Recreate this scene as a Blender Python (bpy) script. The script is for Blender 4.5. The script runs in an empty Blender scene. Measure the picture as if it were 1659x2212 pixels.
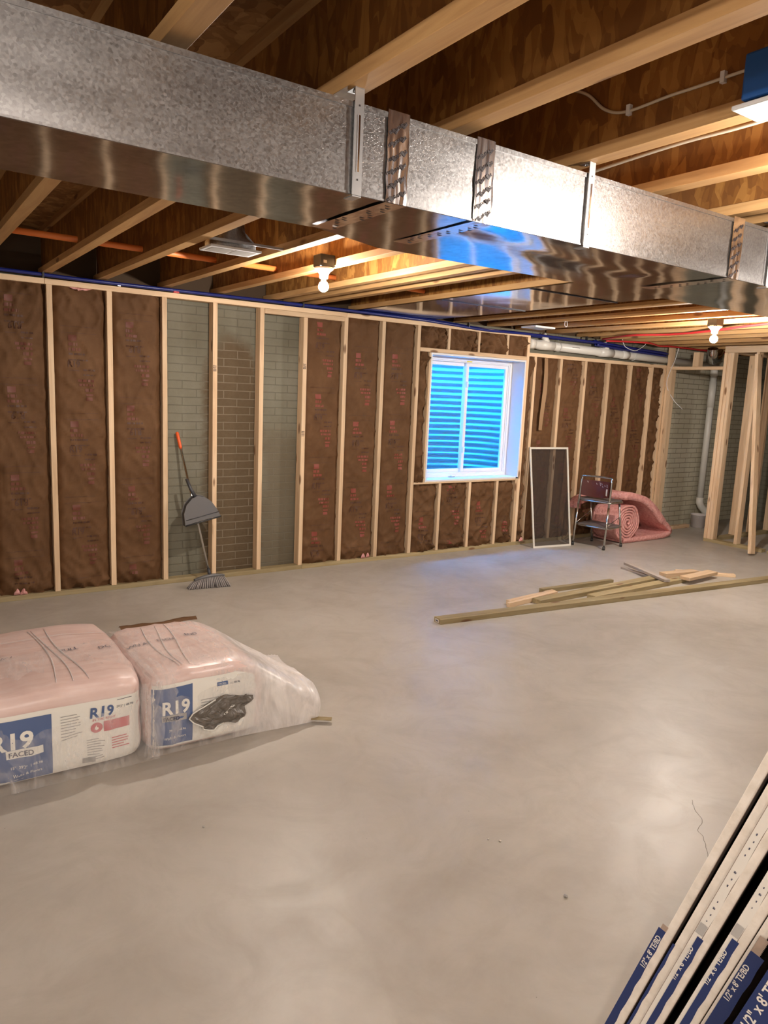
import bpy, bmesh, math, random
from mathutils import Vector, Matrix, noise
random.seed(7)
C = bpy.context.scene.collection
S = bpy.context.scene
# ---------------------------------------------------------------- camera
FPX, YAW, PIT, ROL = 1572.571, 0.6045, 0.1623, -0.0436
CAM = Vector((0, -5.703, 1.6084))
def cam_axes():
    cy, sy, cp, sp = math.cos(YAW), math.sin(YAW), math.cos(PIT), math.sin(PIT)
    fw = Vector((sy*cp, cy*cp, -sp)); rt = Vector((cy, -sy, 0)); dn = fw.cross(rt)
    cr, sr = math.cos(ROL), math.sin(ROL)
    return rt*cr + dn*sr, -rt*sr + dn*cr, fw
rt, dn, fw = cam_axes()
cd = bpy.data.cameras.new('camera'); cam = bpy.data.objects.new('camera', cd); C.objects.link(cam)
up = -dn; bk = -fw
cam.matrix_world = Matrix(((rt.x, up.x, bk.x, CAM.x), (rt.y, up.y, bk.y, CAM.y), (rt.z, up.z, bk.z, CAM.z), (0, 0, 0, 1)))
cd.sensor_fit = 'HORIZONTAL'; cd.sensor_width = 36.0; cd.lens = 36.0*FPX/1659.0
cd.clip_start = 0.02; cd.clip_end = 100
S.camera = cam
# ---------------------------------------------------------------- world + exposure
S.view_settings.view_transform = 'Standard'; S.view_settings.look = 'None'
S.view_settings.exposure = 2.5; S.view_settings.gamma = 1.0
S.view_settings.use_curve_mapping = False
SKY_COL, SKY_STR = (0.015, 0.33, 1.0), 23.0
BULB_COL, BULB_STR, BULB_STR_NEAR, BULB_STR_FAR = (1.0, 0.92, 0.84), 520.0, 360.0, 780.0
w = bpy.data.worlds.new('sky'); S.world = w; w.use_nodes = True
bg = w.node_tree.nodes['Background']; bg.inputs[0].default_value = (*SKY_COL, 1); bg.inputs[1].default_value = SKY_STR

# ================================================================ materials
MATS = {}
def mat(name, col=(.5, .5, .5), rough=.6, metal=0.0, emit=None, coat=0, alpha=1, trans=0, spec=.5):
    if name in MATS: return MATS[name]
    m = bpy.data.materials.new(name); m.use_nodes = True
    b = m.node_tree.nodes['Principled BSDF']
    b.inputs['Base Color'].default_value = (*col, 1); b.inputs['Roughness'].default_value = rough
    b.inputs['Metallic'].default_value = metal; b.inputs['Alpha'].default_value = alpha
    b.inputs['Specular IOR Level'].default_value = spec
    b.inputs['Coat Weight'].default_value = coat; b.inputs['Coat Roughness'].default_value = .25
    b.inputs['Transmission Weight'].default_value = trans
    if emit:
        b.inputs['Emission Color'].default_value = (*emit[0], 1); b.inputs['Emission Strength'].default_value = emit[1]
    MATS[name] = m
    return m
class NT:
    def __init__(s, m): s.m = m; s.t = m.node_tree; s.b = s.t.nodes['Principled BSDF']
    def n(s, ty, **kw):
        nd = s.t.nodes.new(ty)
        for k, v in kw.items():
            if isinstance(k, str) and hasattr(nd, k): setattr(nd, k, v)
        return nd
    def l(s, a, b): s.t.links.new(a, b)
    def coords(s, scale=(1, 1, 1), rnd=True):
        tc = s.n('ShaderNodeTexCoord'); mp = s.n('ShaderNodeMapping'); mp.inputs['Scale'].default_value = scale
        if rnd:
            oi = s.n('ShaderNodeObjectInfo'); ml = s.n('ShaderNodeMath', operation='MULTIPLY'); ml.inputs[1].default_value = 37.0
            s.l(oi.outputs['Random'], ml.inputs[0]); ad = s.n('ShaderNodeVectorMath', operation='ADD')
            s.l(tc.outputs['Object'], ad.inputs[0]); s.l(ml.outputs[0], ad.inputs[1]); s.l(ad.outputs[0], mp.inputs['Vector'])
        else: s.l(tc.outputs['Object'], mp.inputs['Vector'])
        return mp.outputs[0]
    def noise(s, vec, scale, detail=3, rough=.5, dist=0):
        nd = s.n('ShaderNodeTexNoise'); nd.inputs['Scale'].default_value = scale; nd.inputs['Detail'].default_value = detail
        nd.inputs['Roughness'].default_value = rough; nd.inputs['Distortion'].default_value = dist; s.l(vec, nd.inputs['Vector']); return nd.outputs['Fac']
    def vor(s, vec, scale, out='Color', feature='F1'):
        nd = s.n('ShaderNodeTexVoronoi'); nd.feature = feature; nd.inputs['Scale'].default_value = scale; s.l(vec, nd.inputs['Vector']); return nd.outputs[out]
    def ramp(s, fac, stops):
        nd = s.n('ShaderNodeValToRGB'); e = nd.color_ramp.elements
        while len(e) < len(stops): e.new(.5)
        for el, (p, c) in zip(e, stops): el.position = p; el.color = (*c, 1) if len(c) == 3 else c
        s.l(fac, nd.inputs[0]); return nd.outputs[0]
    def mix(s, fac, a, b, mode='MIX'):
        nd = s.n('ShaderNodeMix'); nd.data_type = 'RGBA'; nd.blend_type = mode
        for i, v in ((0, fac), (6, a), (7, b)):
            if isinstance(v, (int, float)): nd.inputs[i].default_value = v
            elif isinstance(v, tuple): nd.inputs[i].default_value = (*v, 1)
            else: s.l(v, nd.inputs[i])
        return nd.outputs[2]
    def math(s, op, a, b=None, c=None):
        nd = s.n('ShaderNodeMath', operation=op)
        for i, v in enumerate((a, b, c)):
            if v is None: continue
            if isinstance(v, (int, float)): nd.inputs[i].default_value = v
            else: s.l(v, nd.inputs[i])
        return nd.outputs[0]
    def bump(s, h, strength=.3, dist=.01):
        nd = s.n('ShaderNodeBump'); nd.inputs['Strength'].default_value = strength; nd.inputs['Distance'].default_value = dist
        s.l(h, nd.inputs['Height']); s.l(nd.outputs[0], s.b.inputs['Normal']); return nd
    def vary(s, col, amt=.18):
        oi = s.n('ShaderNodeObjectInfo'); v = s.math('MULTIPLY_ADD', oi.outputs['Random'], amt, 1-amt/2)
        hs = s.n('ShaderNodeHueSaturation'); s.l(v, hs.inputs['Value']); s.l(col, hs.inputs['Color']); return hs.outputs[0]
    def col(s, c): s.l(c, s.b.inputs['Base Color'])
def ramp3(a, b, c): return [(.25, a), (.55, b), (.8, c)]
def wood(name, axis, cols, rough=.62, knots=True, stretch=14):
    m = mat(name, rough=rough, spec=.3); t = NT(m)
    sc = [stretch]*3; sc['xyz'.index(axis)] = .9
    v = t.coords(tuple(sc)); f = t.noise(v, 1.6, 5, .6, .8)
    c = t.ramp(f, ramp3(*cols))
    f2 = t.noise(t.coords((3, 3, 3)), .9, 3); c = t.mix(t.math('MULTIPLY', f2, .45), c, cols[0])
    if knots:
        sk = [9.0]*3; sk['xyz'.index(axis)] = 2.6
        d = t.vor(t.coords(tuple(sk)), 1.0, 'Distance'); k = t.ramp(d, [(.0, (1, 1, 1)), (.10, (.8, .8, .8)), (.15, (0, 0, 0))])
        c = t.mix(k, c, (.16, .07, .03))
    t.col(t.vary(c, .3)); t.bump(f, .15, .002)
    return m
PINE = ((.55, .36, .21), (.76, .56, .36), (.84, .66, .45))
for a in 'xyz': wood('pine_'+a, a, PINE)
for a in 'xy': wood('treated_'+a, a, ((.24, .175, .08), (.41, .325, .18), (.53, .43, .26)))
wood('flange_wood', 'y', ((.36, .19, .075), (.55, .32, .13), (.66, .42, .19)))
wood('grey_wood', 'x', ((.36, .30, .26), (.50, .43, .37), (.6, .53, .46)), knots=False)
def osb(name, cols, sc=(1, 1, 1)):
    m = mat(name, rough=.55, spec=.35); t = NT(m)
    v = t.coords(sc); nz = t.n('ShaderNodeTexNoise'); nz.inputs['Scale'].default_value = 5; t.l(v, nz.inputs['Vector'])
    va = t.n('ShaderNodeVectorMath', operation='MULTIPLY_ADD'); t.l(nz.outputs['Color'], va.inputs[0]); va.inputs[1].default_value = (.12, .12, .12); t.l(v, va.inputs[2])
    a = t.vor(va.outputs[0], 13); b = t.vor(va.outputs[0], 34)
    bw = t.n('ShaderNodeSeparateColor'); t.l(a, bw.inputs[0]); bw2 = t.n('ShaderNodeSeparateColor'); t.l(b, bw2.inputs[0])
    f = t.math('ADD', t.math('MULTIPLY', bw.outputs[0], .6), t.math('MULTIPLY', bw2.outputs[1], .4))
    t.col(t.ramp(f, ramp3(*cols))); t.bump(f, .25, .002)
    return m
osb('osb_web', ((.185, .072, .016), (.26, .110, .024), (.37, .175, .043)), (1, 1.5, .6))
osb('osb_subfloor', ((.20, .09, .025), (.33, .17, .06), (.44, .25, .1)))
# floor
m = mat('concrete_floor', rough=.42, spec=.45); t = NT(m); v = t.coords(rnd=False)
f1 = t.noise(v, .9, 6, .62, .7); f2 = t.noise(v, 3.2, 6, .7, 1.2); f3 = t.noise(v, 60, 2)
c = t.ramp(f1, [(.3, (.35, .312, .262)), (.5, (.435, .396, .342)), (.68, (.49, .452, .398))])
c = t.mix(t.ramp(f2, [(.45, (0, 0, 0)), (.75, (.45, .45, .45))]), c, (.33, .285, .235))
sp = t.vor(v, 9, 'Distance'); c = t.mix(t.ramp(sp, [(.012, (.7, .7, .7)), (.02, (0, 0, 0))]), c, (.13, .11, .09))
t.col(c); t.l(t.math('MULTIPLY_ADD', f2, .28, .30), t.b.inputs['Roughness']); t.bump(t.math('MULTIPLY_ADD', f3, .3, f2), .06, .01)
# brick-form concrete
def brickmat(name, axis):
    m = mat(name, rough=.8, spec=.2); t = NT(m); tc = t.n('ShaderNodeTexCoord'); sx = t.n('ShaderNodeSeparateXYZ'); t.l(tc.outputs['Object'], sx.inputs[0])
    cb = t.n('ShaderNodeCombineXYZ'); t.l(sx.outputs['XYZ'.index(axis)], cb.inputs[0]); t.l(sx.outputs[2], cb.inputs[1])
    nz0 = t.n('ShaderNodeTexNoise'); nz0.inputs['Scale'].default_value = 9; t.l(tc.outputs['Object'], nz0.inputs['Vector'])
    va = t.n('ShaderNodeVectorMath', operation='MULTIPLY_ADD'); t.l(nz0.outputs['Color'], va.inputs[0]); va.inputs[1].default_value = (.006, .006, 0); t.l(cb.outputs[0], va.inputs[2])
    br = t.n('ShaderNodeTexBrick'); t.l(va.outputs[0], br.inputs['Vector']); br.inputs['Scale'].default_value = 1
    br.inputs['Brick Width'].default_value = .235; br.inputs['Row Height'].default_value = .0655; br.inputs['Mortar Size'].default_value = .0045
    br.inputs['Mortar Smooth'].default_value = .4; br.inputs['Bias'].default_value = 0
    n1 = t.noise(tc.outputs['Object'], 2.2, 5, .6); n2 = t.noise(tc.outputs['Object'], 26, 4, .7)
    base = t.ramp(n1, [(.3, (.155, .145, .105)), (.6, (.21, .20, .152)), (.8, (.25, .243, .20))])
    base = t.mix(t.math('MULTIPLY', n2, .35), base, (.15, .125, .085))
    mort = t.mix(.5, base, (.10, .09, .066))
    if axis == 'X':
        # damp brown stain, arched top, in and around the bay right of the broom
        wob = t.math('MULTIPLY_ADD', n1, 1.2, -.6); wob2 = t.math('MULTIPLY_ADD', n2, .3, -.15)
        dx = t.math('ADD', t.math('DIVIDE', t.math('SUBTRACT', sx.outputs[0], 2.42), .30), wob2)
        dz = t.math('DIVIDE', t.math('SUBTRACT', sx.outputs[2], 1.55), .52)
        dzc = t.math('MAXIMUM', dz, 0)
        r = t.math('SQRT', t.math('ADD', t.math('MULTIPLY', dx, dx), t.math('MULTIPLY', dzc, dzc)))
        mask = t.ramp(t.math('ADD', r, t.math('MULTIPLY', wob, .35)), [(.72, (1, 1, 1)), (.98, (0, 0, 0))])
        # second, lower and paler stain to the right of it
        dx2 = t.math('DIVIDE', t.math('SUBTRACT', sx.outputs[0], 2.95), .35); dz2 = t.math('MAXIMUM', t.math('DIVIDE', t.math('SUBTRACT', sx.outputs[2], .9), .5), 0)
        r2 = t.math('SQRT', t.math('ADD', t.math('MULTIPLY', dx2, dx2), t.math('MULTIPLY', dz2, dz2)))
        m2 = t.ramp(t.math('ADD', r2, wob), [(.5, (.5, .5, .5)), (1.0, (0, 0, 0))])
        st = t.mix(n2, (.095, .064, .034), (.14, .102, .062))
        base = t.mix(mask, base, st); base = t.mix(m2, base, st)
        mort = t.mix(mask, mort, (.21, .17, .12)); mort = t.mix(m2, mort, (.19, .16, .115))
    if axis == 'X':
        cl = t.ramp(t.math('MULTIPLY_ADD', sx.outputs[0], .1, 0), [(.80, (0, 0, 0)), (.81, (1, 1, 1))]); base = t.mix(cl, base, t.mix(n1, (.36, .32, .21), (.54, .51, .42))); mort = t.mix(cl, mort, (.23, .2, .145))
    c = t.mix(br.outputs['Fac'], base, mort); t.col(c)
    h = t.math('ADD', t.math('MULTIPLY', br.outputs['Fac'], -1), t.math('MULTIPLY', n2, .5)); t.bump(h, .55, .006)
brickmat('brick_form_x', 'X'); brickmat('brick_form_y', 'Y')
# sheet metal
def galv(name, r0, r1, base=(.60, .60, .61), sc=55, bump=.12, spang=1.0):
    m = mat(name, base, .3, 1.0); t = NT(m); v = t.coords(rnd=False)
    a = t.vor(v, sc*3.2); s2 = t.n('ShaderNodeSeparateColor'); t.l(a, s2.inputs[0])
    n = t.noise(v, 2.2, 4, .6, .5)
    f = t.math('ADD', t.math('MULTIPLY', s2.outputs[0], .45*spang), t.math('MULTIPLY', n, .6))
    t.l(t.math('MULTIPLY_ADD', f, r1-r0, r0), t.b.inputs['Roughness'])
    t.col(t.mix(s2.outputs[1], tuple(x*.82 for x in base), tuple(min(1, x*1.1) for x in base)))
    t.bump(t.math('ADD', t.math('MULTIPLY', s2.outputs[2], bump), t.math('MULTIPLY', t.noise(v, 3.0, 2), 1.2)), .25, .006)
    return m
galv('galvanized', .26, .46, (.36, .35, .345), 55, .3)
galv('sheet_smooth', .09, .17, (.43, .455, .50), 20, .0, .15)
mat('strap_metal', (.62, .63, .64), .35, .9); mat('foil', (.88, .80, .76), .2, 1.0); mat('foil_shiny', (.85, .85, .87), .12, 1.0)
mat('print_black', (.03, .02, .02), .5)
# kraft
m = mat('kraft', (.35, .2, .12), .7, spec=.15); t = NT(m); v = t.coords(); f = t.noise(v, 7, 5, .6); f2 = t.noise(t.coords((6, 6, 40)), 1, 3)
t.col(t.vary(t.ramp(f, [(.3, (.105, .051, .022)), (.55, (.130, .065, .029)), (.75, (.158, .083, .039))]), .15)); t.bump(t.math('ADD', f, t.math('MULTIPLY', f2, .3)), .22, .008)
mat('print_red', (.23, .048, .030), .6); mat('print_brown', (.072, .026, .012), .6); mat('print_dull', (.135, .037, .019), .6)
m = mat('pink_fiber', (.8, .34, .33), .95, spec=.1); t = NT(m); v = t.coords(); f = t.noise(v, 34, 4, .7)
t.col(t.ramp(f, [(.3, (.62, .26, .235)), (.55, (.78, .39, .355)), (.8, (.86, .53, .48))])); t.bump(f, .8, .02)
m = mat('pink_wrap', (.75, .5, .47), .38, spec=.5, coat=.35); t = NT(m); v = t.coords((1, 2.2, 1), False); f = t.noise(v, 5, 4, .6); f2 = t.noise(t.coords((2, 30, 30), False), 1.2, 3)
t.col(t.ramp(t.math('MULTIPLY_ADD', f2, .5, t.math('MULTIPLY', f, .5)), [(.35, (.66, .46, .41)), (.55, (.74, .56, .51)), (.72, (.80, .67, .63))])); t.bump(f, .3, .01)
mat('label_white', (.80, .77, .70), .4, coat=.3); mat('label_blue', (.085, .13, .27), .4, coat=.3); mat('label_red', (.55, .12, .13), .4, coat=.3)
mat('label_grey', (.35, .33, .31), .5); mat('ink', (.06, .06, .1), .5)
# clear plastic sheath: real thin film, partly see-through
m = bpy.data.materials.new('plastic_film'); MATS['plastic_film'] = m; m.use_nodes = True; nt = m.node_tree; b = nt.nodes['Principled BSDF']
b.inputs['Base Color'].default_value = (.84, .78, .76, 1); b.inputs['Roughness'].default_value = .3; t = NT(m); v = t.coords((2, 1, 1), False); t.l(t.ramp(t.noise(v, 5, 5, .65, 1.5), [(.4, (.16, .16, .16)), (.75, (.5, .5, .5))]), t.b.inputs['Alpha'])
m = mat('film_bag', (.84, .79, .76), .3, alpha=.2); t = NT(m); v = t.coords((3, 1, 1), False); tc_ = t.n('ShaderNodeTexCoord'); sx_ = t.n('ShaderNodeSeparateXYZ'); t.l(tc_.outputs['Object'], sx_.inputs[0])
t.l(t.math('ADD', t.ramp(t.noise(v, 4, 5, .65, 1.5), [(.4, (.08, .08, .08)), (.75, (.42, .42, .42))]), t.ramp(t.math('ADD', sx_.outputs[0], .3), [(.32, (0, 0, 0)), (.70, (.6, .6, .6))])), t.b.inputs['Alpha'])
m = mat('film_thin', (.84, .79, .76), .3, alpha=.2); t = NT(m); v = t.coords((3, 1, 1), False); t.l(t.ramp(t.noise(v, 4, 5, .65, 1.5), [(.4, (.08, .08, .08)), (.75, (.42, .42, .42))]), t.b.inputs['Alpha'])
m = mat('film_dense', (.80, .74, .72), .35, alpha=.66)
m = mat('black_wrap', (.14, .12, .10), .3)
# misc
mat('white_vinyl', (.80, .80, .82), .35); mat('white_paint', (.72, .72, .72), .5); mat('white_porcelain', (.85, .84, .82), .25)
mat('glass', (1, 1, 1), .02, trans=1.0, spec=.5).node_tree.nodes['Principled BSDF'].inputs['IOR'].default_value = 1.03
m = mat('well_metal', (.29, .32, .35), .5, .2); mat('gravel', (.3, .29, .27), .9)
mat('pex_blue', (.008, .016, .15), .35); mat('pex_red', (.55, .03, .03), .4); mat('orange_pipe', (.80, .22, .05), .45)
mat('pvc', (.70, .68, .62), .35); mat('pvc_band', (.55, .54, .5), .4); mat('cable_white', (.62, .54, .42), .5); mat('black_plastic', (.03, .03, .03), .4)
mat('blue_plastic', (.012, .085, .30), .45); mat('orange_plastic', (.72, .10, .015), .4); mat('grey_plastic', (.13, .125, .125), .35)
mat('dark_plastic', (.045, .045, .05), .4); mat('chrome', (.55, .53, .5), .18, 1.0); mat('bristle', (.13, .115, .11), .7); mat('bristle_tip', (.4, .36, .34), .7)
mat('maroon_vinyl', (.075, .018, .014), .3); mat('step_rubber', (.12, .105, .10), .5); mat('worn', (.55, .53, .5), .6)
mat('screen_frame', (.72, .68, .60), .4); mat('screen_mesh', (.045, .035, .03), .8, alpha=.52)
m = mat('gypsum', (.66, .60, .53), .85, spec=.15); t = NT(m); f = t.noise(t.coords(), 40, 4, .6); t.col(t.ramp(f, [(.3, (.55, .49, .42)), (.7, (.67, .61, .54))])); t.bump(f, .5, .003)
mat('paper_grey', (.30, .22, .17), .8); mat('paper_white', (.62, .57, .51), .7); mat('tape_blue', (.008, .022, .10), .45); mat('tape_white', (.62, .58, .52), .5); mat('tan_paper', (.30, .18, .09), .7)
mat('crack', (.16, .14, .11), .9); mat('yellow_label', (.75, .6, .1), .5); mat('dark_void', (.02, .017, .015), .9); mat('rim_wood_shaded', (.07, .04, .018), .8)
mat('mud', (.35, .33, .3), .9)
mat('bulb_glow', (1, 1, 1), .3, emit=(BULB_COL, BULB_STR)); mat('bulb_glow_far', (1, 1, 1), .3, emit=(BULB_COL, BULB_STR_FAR)); mat('bulb_glow_near', (1, 1, 1), .3, emit=(BULB_COL, BULB_STR_NEAR))

def lerp(a, b, t_): return a*(1-t_)+b*t_
# ================================================================ mesh builder
class MB:
    def __init__(s): s.v = []; s.f = []; s.mi = []; s.sm = []; s.mats = []
    def m(s, name):
        if name not in s.mats: s.mats.append(name)
        return s.mats.index(name)
    def add(s, vs, fs, mname, smooth=False):
        o = len(s.v); s.v += [tuple(p) for p in vs]; k = s.m(mname)
        for f in fs: s.f.append(tuple(i+o for i in f)); s.mi.append(k); s.sm.append(smooth)
        return s
    def box(s, a, b, mname, M=None, bev=0.0):
        x0, y0, z0 = (min(a[i], b[i]) for i in range(3)); x1, y1, z1 = (max(a[i], b[i]) for i in range(3))
        if bev <= 0:
            vs = [(x0, y0, z0), (x1, y0, z0), (x1, y1, z0), (x0, y1, z0), (x0, y0, z1), (x1, y0, z1), (x1, y1, z1), (x0, y1, z1)]
            fs = [(3, 2, 1, 0), (4, 5, 6, 7), (0, 1, 5, 4), (1, 2, 6, 5), (2, 3, 7, 6), (3, 0, 4, 7)]
        else:
            bm = bmesh.new(); bmesh.ops.create_cube(bm, size=1)
            for q in bm.verts: q.co = Vector(((x0+x1)/2+q.co.x*(x1-x0), (y0+y1)/2+q.co.y*(y1-y0), (z0+z1)/2+q.co.z*(z1-z0)))
            bmesh.ops.bevel(bm, geom=bm.edges[:], offset=bev, segments=2, affect='EDGES', profile=.5)
            bm.verts.ensure_lookup_table(); bm.faces.ensure_lookup_table()
            vs = [q.co.copy() for q in bm.verts]; fs = [tuple(q.index for q in f.verts) for f in bm.faces]; bm.free()
        if M is not None: vs = [M @ Vector(p) for p in vs]
        return s.add(vs, fs, mname)
    def tube(s, pts, r, mname, n=10, cap=True, smooth=True):
        pts = [Vector(p) for p in pts]; rs = r if isinstance(r, (list, tuple)) else [r]*len(pts); vs = []; fs = []
        up = None
        for i, p in enumerate(pts):
            d = (pts[min(i+1, len(pts)-1)]-pts[max(i-1, 0)]).normalized()
            if up is None:
                a = Vector((0, 0, 1)) if abs(d.z) < .9 else Vector((1, 0, 0)); up = (a-d*a.dot(d)).normalized()
            else: up = (up-d*up.dot(d)).normalized()
            sd = d.cross(up)
            for k in range(n):
                an = 2*math.pi*k/n; vs.append(p+(up*math.cos(an)+sd*math.sin(an))*rs[i])
        for i in range(len(pts)-1):
            for k in range(n): fs.append((i*n+k, i*n+(k+1) % n, (i+1)*n+(k+1) % n, (i+1)*n+k))
        if cap: fs.append(tuple(range(n))[::-1]); fs.append(tuple((len(pts)-1)*n+k for k in range(n)))
        return s.add(vs, fs, mname, smooth)
    def lathe(s, prof, mname, c=(0, 0, 0), n=20, M=None):
        vs = []; fs = []
        for r, z in prof:
            for k in range(n):
                an = 2*math.pi*k/n; vs.append(Vector((c[0]+r*math.cos(an), c[1]+r*math.sin(an), c[2]+z)))
        for i in range(len(prof)-1):
            for k in range(n): fs.append((i*n+k, i*n+(k+1) % n, (i+1)*n+(k+1) % n, (i+1)*n+k))
        if M is not None: vs = [M @ p for p in vs]
        return s.add(vs, fs, mname, True)
    def grid(s, fn, nu, nv, mname, smooth=True, closeu=False):
        vs = [fn(i/(nu if not closeu else nu), j/nv) for j in range(nv+1) for i in range(nu+(0 if closeu else 1))]
        W = nu if closeu else nu+1; fs = []
        for j in range(nv):
            for i in range(nu):
                a = j*W+i; b = j*W+(i+1) % W if closeu else a+1
                fs.append((a, b, b+W, a+W))
        return s.add(vs, fs, mname, smooth)
def link(name, mb, parent=None, loc=(0, 0, 0), label=None, cat=None, group=None, kind=None):
    """mesh in world coordinates -> object whose origin is at loc"""
    me = bpy.data.meshes.new(name); L = Vector(loc)
    base = L
    me.from_pydata([tuple(Vector(p)-base) for p in mb.v], [], mb.f)
    for k in mb.mats: me.materials.append(MATS[k])
    me.polygons.foreach_set('material_index', mb.mi); me.polygons.foreach_set('use_smooth', mb.sm); me.update()
    o = bpy.data.objects.new(name, me); C.objects.link(o)
    if parent is not None: o.parent = parent; o.location = L-Vector(parent.get('_w', (0, 0, 0)))
    else: o.location = L
    o['_w'] = tuple(L); tag(o, label, cat, group, kind); return o
def tag(o, label=None, cat=None, group=None, kind=None):
    if label: o['label'] = label
    if cat: o['category'] = cat
    if group: o['group'] = group
    if kind: o['kind'] = kind
def thing(name, loc, label, cat, group=None):
    o = bpy.data.objects.new(name, None); C.objects.link(o); o.location = loc; o.empty_display_size = .05; o['_w'] = tuple(loc); tag(o, label, cat, group); return o
def part(name, mb, parent, label=None, loc=None, kind=None): return link(name, mb, parent, loc if loc is not None else parent['_w'], label, kind=kind)
_tc = {}
def text_mesh(txt, size=1.0, bold=.0):
    key = (txt, bold)
    if key not in _tc:
        cu = bpy.data.curves.new('txt', 'FONT'); cu.body = txt; cu.size = 1; cu.offset = bold; cu.resolution_u = 3; cu.align_x = 'LEFT'
        ob = bpy.data.objects.new('txt', cu); C.objects.link(ob); dg = bpy.context.evaluated_depsgraph_get(); me = ob.evaluated_get(dg).to_mesh()
        _tc[key] = ([v.co.copy() for v in me.vertices], [tuple(p.vertices) for p in me.polygons])
        ob.evaluated_get(dg).to_mesh_clear(); bpy.data.objects.remove(ob); bpy.data.curves.remove(cu)
    vs, fs = _tc[key]; return [(v.x*size, v.y*size) for v in vs], fs
def put_text(mb, txt, size, mname, fn, bold=.0, rot=0, sx=1.0):
    vs, fs = text_mesh(txt, size, bold); c, s_ = math.cos(rot), math.sin(rot)
    mb.add([fn(x*sx*c-y*s_, x*sx*s_+y*c) for x, y in vs], fs, mname)
def put_rect(mb, u0, v0, u1, v1, mname, fn, step=.02):
    nu = max(1, int(abs(u1-u0)/step)); nv = max(1, int(abs(v1-v0)/step))
    mb.grid(lambda a, b: fn(u0+(u1-u0)*a, v0+(v1-v0)*b), nu, nv, mname)
ORD = ['first', 'second', 'third', 'fourth', 'fifth', 'sixth', 'seventh', 'eighth', 'ninth', 'tenth', 'eleventh', 'twelfth', 'thirteenth', 'fourteenth', 'fifteenth', 'sixteenth', 'seventeenth', 'eighteenth', 'nineteenth', 'twentieth', 'twenty-first', 'twenty-second', 'twenty-third', 'twenty-fourth', 'twenty-fifth']

# ================================================================ room shell
ZJ = 2.3323; ZTOP = 2.634; WY = .112; XL, XR, YN = -3.2, 10.5, -9.5
def struct(name, mb): return link(name, mb, kind='structure')
struct('floor', MB().box((XL-.2, YN-.2, -.12), (XR+.2, WY+.2, 0), 'concrete_floor'))
struct('ceiling', MB().box((XL-.2, YN-.2, ZTOP), (XR+.2, WY+.2, ZTOP+.02), 'osb_subfloor'))
WX0, WX1, WZ0, WZ1 = 4.434, 5.682, .765, 1.995
mb = MB()
for a, b in (((XL, 0), (WX0-.02, ZJ)), ((WX1+.02, 0), (XR, ZJ)), ((WX0-.02, 0), (WX1+.02, WZ0-.02)), ((WX0-.02, WZ1+.02), (WX1+.02, ZJ))):
    mb.box((a[0], WY, a[1]), (b[0], WY+.2, b[1]), 'brick_form_x')
struct('wall_back', mb)
struct('wall_right', MB().box((XR, YN, 0), (XR+.2, WY+.2, ZTOP), 'brick_form_y'))
struct('wall_left', MB().box((XL-.2, YN, 0), (XL, WY+.2, ZTOP), 'white_paint'))  # out of view; white put on to bounce fill light into the room
struct('wall_front', MB().box((XL, YN-.2, 0), (XR, YN, ZTOP), 'white_paint'))  # unseen wall behind the camera, white added for the same fill
struct('trim_1', MB().box((XL, WY+.06, ZJ), (XR, WY+.2, ZTOP), 'rim_wood_shaded'))  # rim joist; shade of the joist bays is painted into its dark colour
# ---------------------------------------------------------------- window
def window():
    yF = .185; root = thing('window_1', (WX0, 0, WZ0), None, None); root['kind'] = 'structure'
    mb = MB(); j = .018
    mb.box((WX0-j, .0, WZ0-j), (WX0, WY+.2, WZ1+j), 'white_paint').box((WX1, 0, WZ0-j), (WX1+j, WY+.2, WZ1+j), 'white_paint')
    mb.box((WX0, 0, WZ1), (WX1, WY+.2, WZ1+j), 'white_paint').box((WX0, 0, WZ0-j), (WX1, WY+.2, WZ0), 'white_paint')
    part('jamb', mb, root)
    mb = MB()
    def ring(x0, z0, x1, z1, wd, y0, y1):
        mb.box((x0, y0, z0), (x0+wd, y1, z1), 'white_vinyl', bev=.003); mb.box((x1-wd, y0, z0), (x1, y1, z1), 'white_vinyl', bev=.003)
        mb.box((x0+wd, y0, z0), (x1-wd, y1, z0+wd), 'white_vinyl', bev=.003); mb.box((x0+wd, y0, z1-wd), (x1-wd, y1, z1), 'white_vinyl', bev=.003)
    ring(WX0, WZ0, WX1, WZ1, .032, yF, yF+.09); ring(WX0+.03, WZ0+.03, WX1-.03, WZ1-.03, .014, yF+.012, yF+.085)
    part('window_frame', mb, root)
    for nm, x0, x1, y0 in (('sliding_sash', 5.045, WX1-.046, yF+.018), ('fixed_sash', WX0+.046, 5.085, yF+.05)):
        mb = MB(); ring(x0, WZ0+.045, x1, WZ1-.045, .036, y0, y0+.028); s_ = part(nm, mb, root)
        part('pane', MB().box((x0+.03, y0+.012, WZ0+.075), (x1-.03, y0+.016, WZ1-.075), 'glass'), s_, loc=root['_w'])
        if nm == 'sliding_sash':
            for z in (1.02, 1.70): part('latch', MB().box((5.048, y0-.02, z), (5.07, y0, z+.06), 'white_vinyl', bev=.004), s_, loc=root['_w'])
    mb = MB().box((5.03, yF-.002, 1.958), (5.10, yF, 1.97), 'yellow_label'); part('sticker', mb, root)
window()
mb = MB().box((4.84, .13, WZ0), (4.91, .16, WZ0+.012), 'chrome', bev=.003).box((4.86, .12, WZ0+.012), (4.90, .15, WZ0+.022), 'white_vinyl', bev=.003)
link('sash_latch', mb, None, (4.84, .13, WZ0), 'small loose metal window latch lying on the white window sill', 'window latch')
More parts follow.
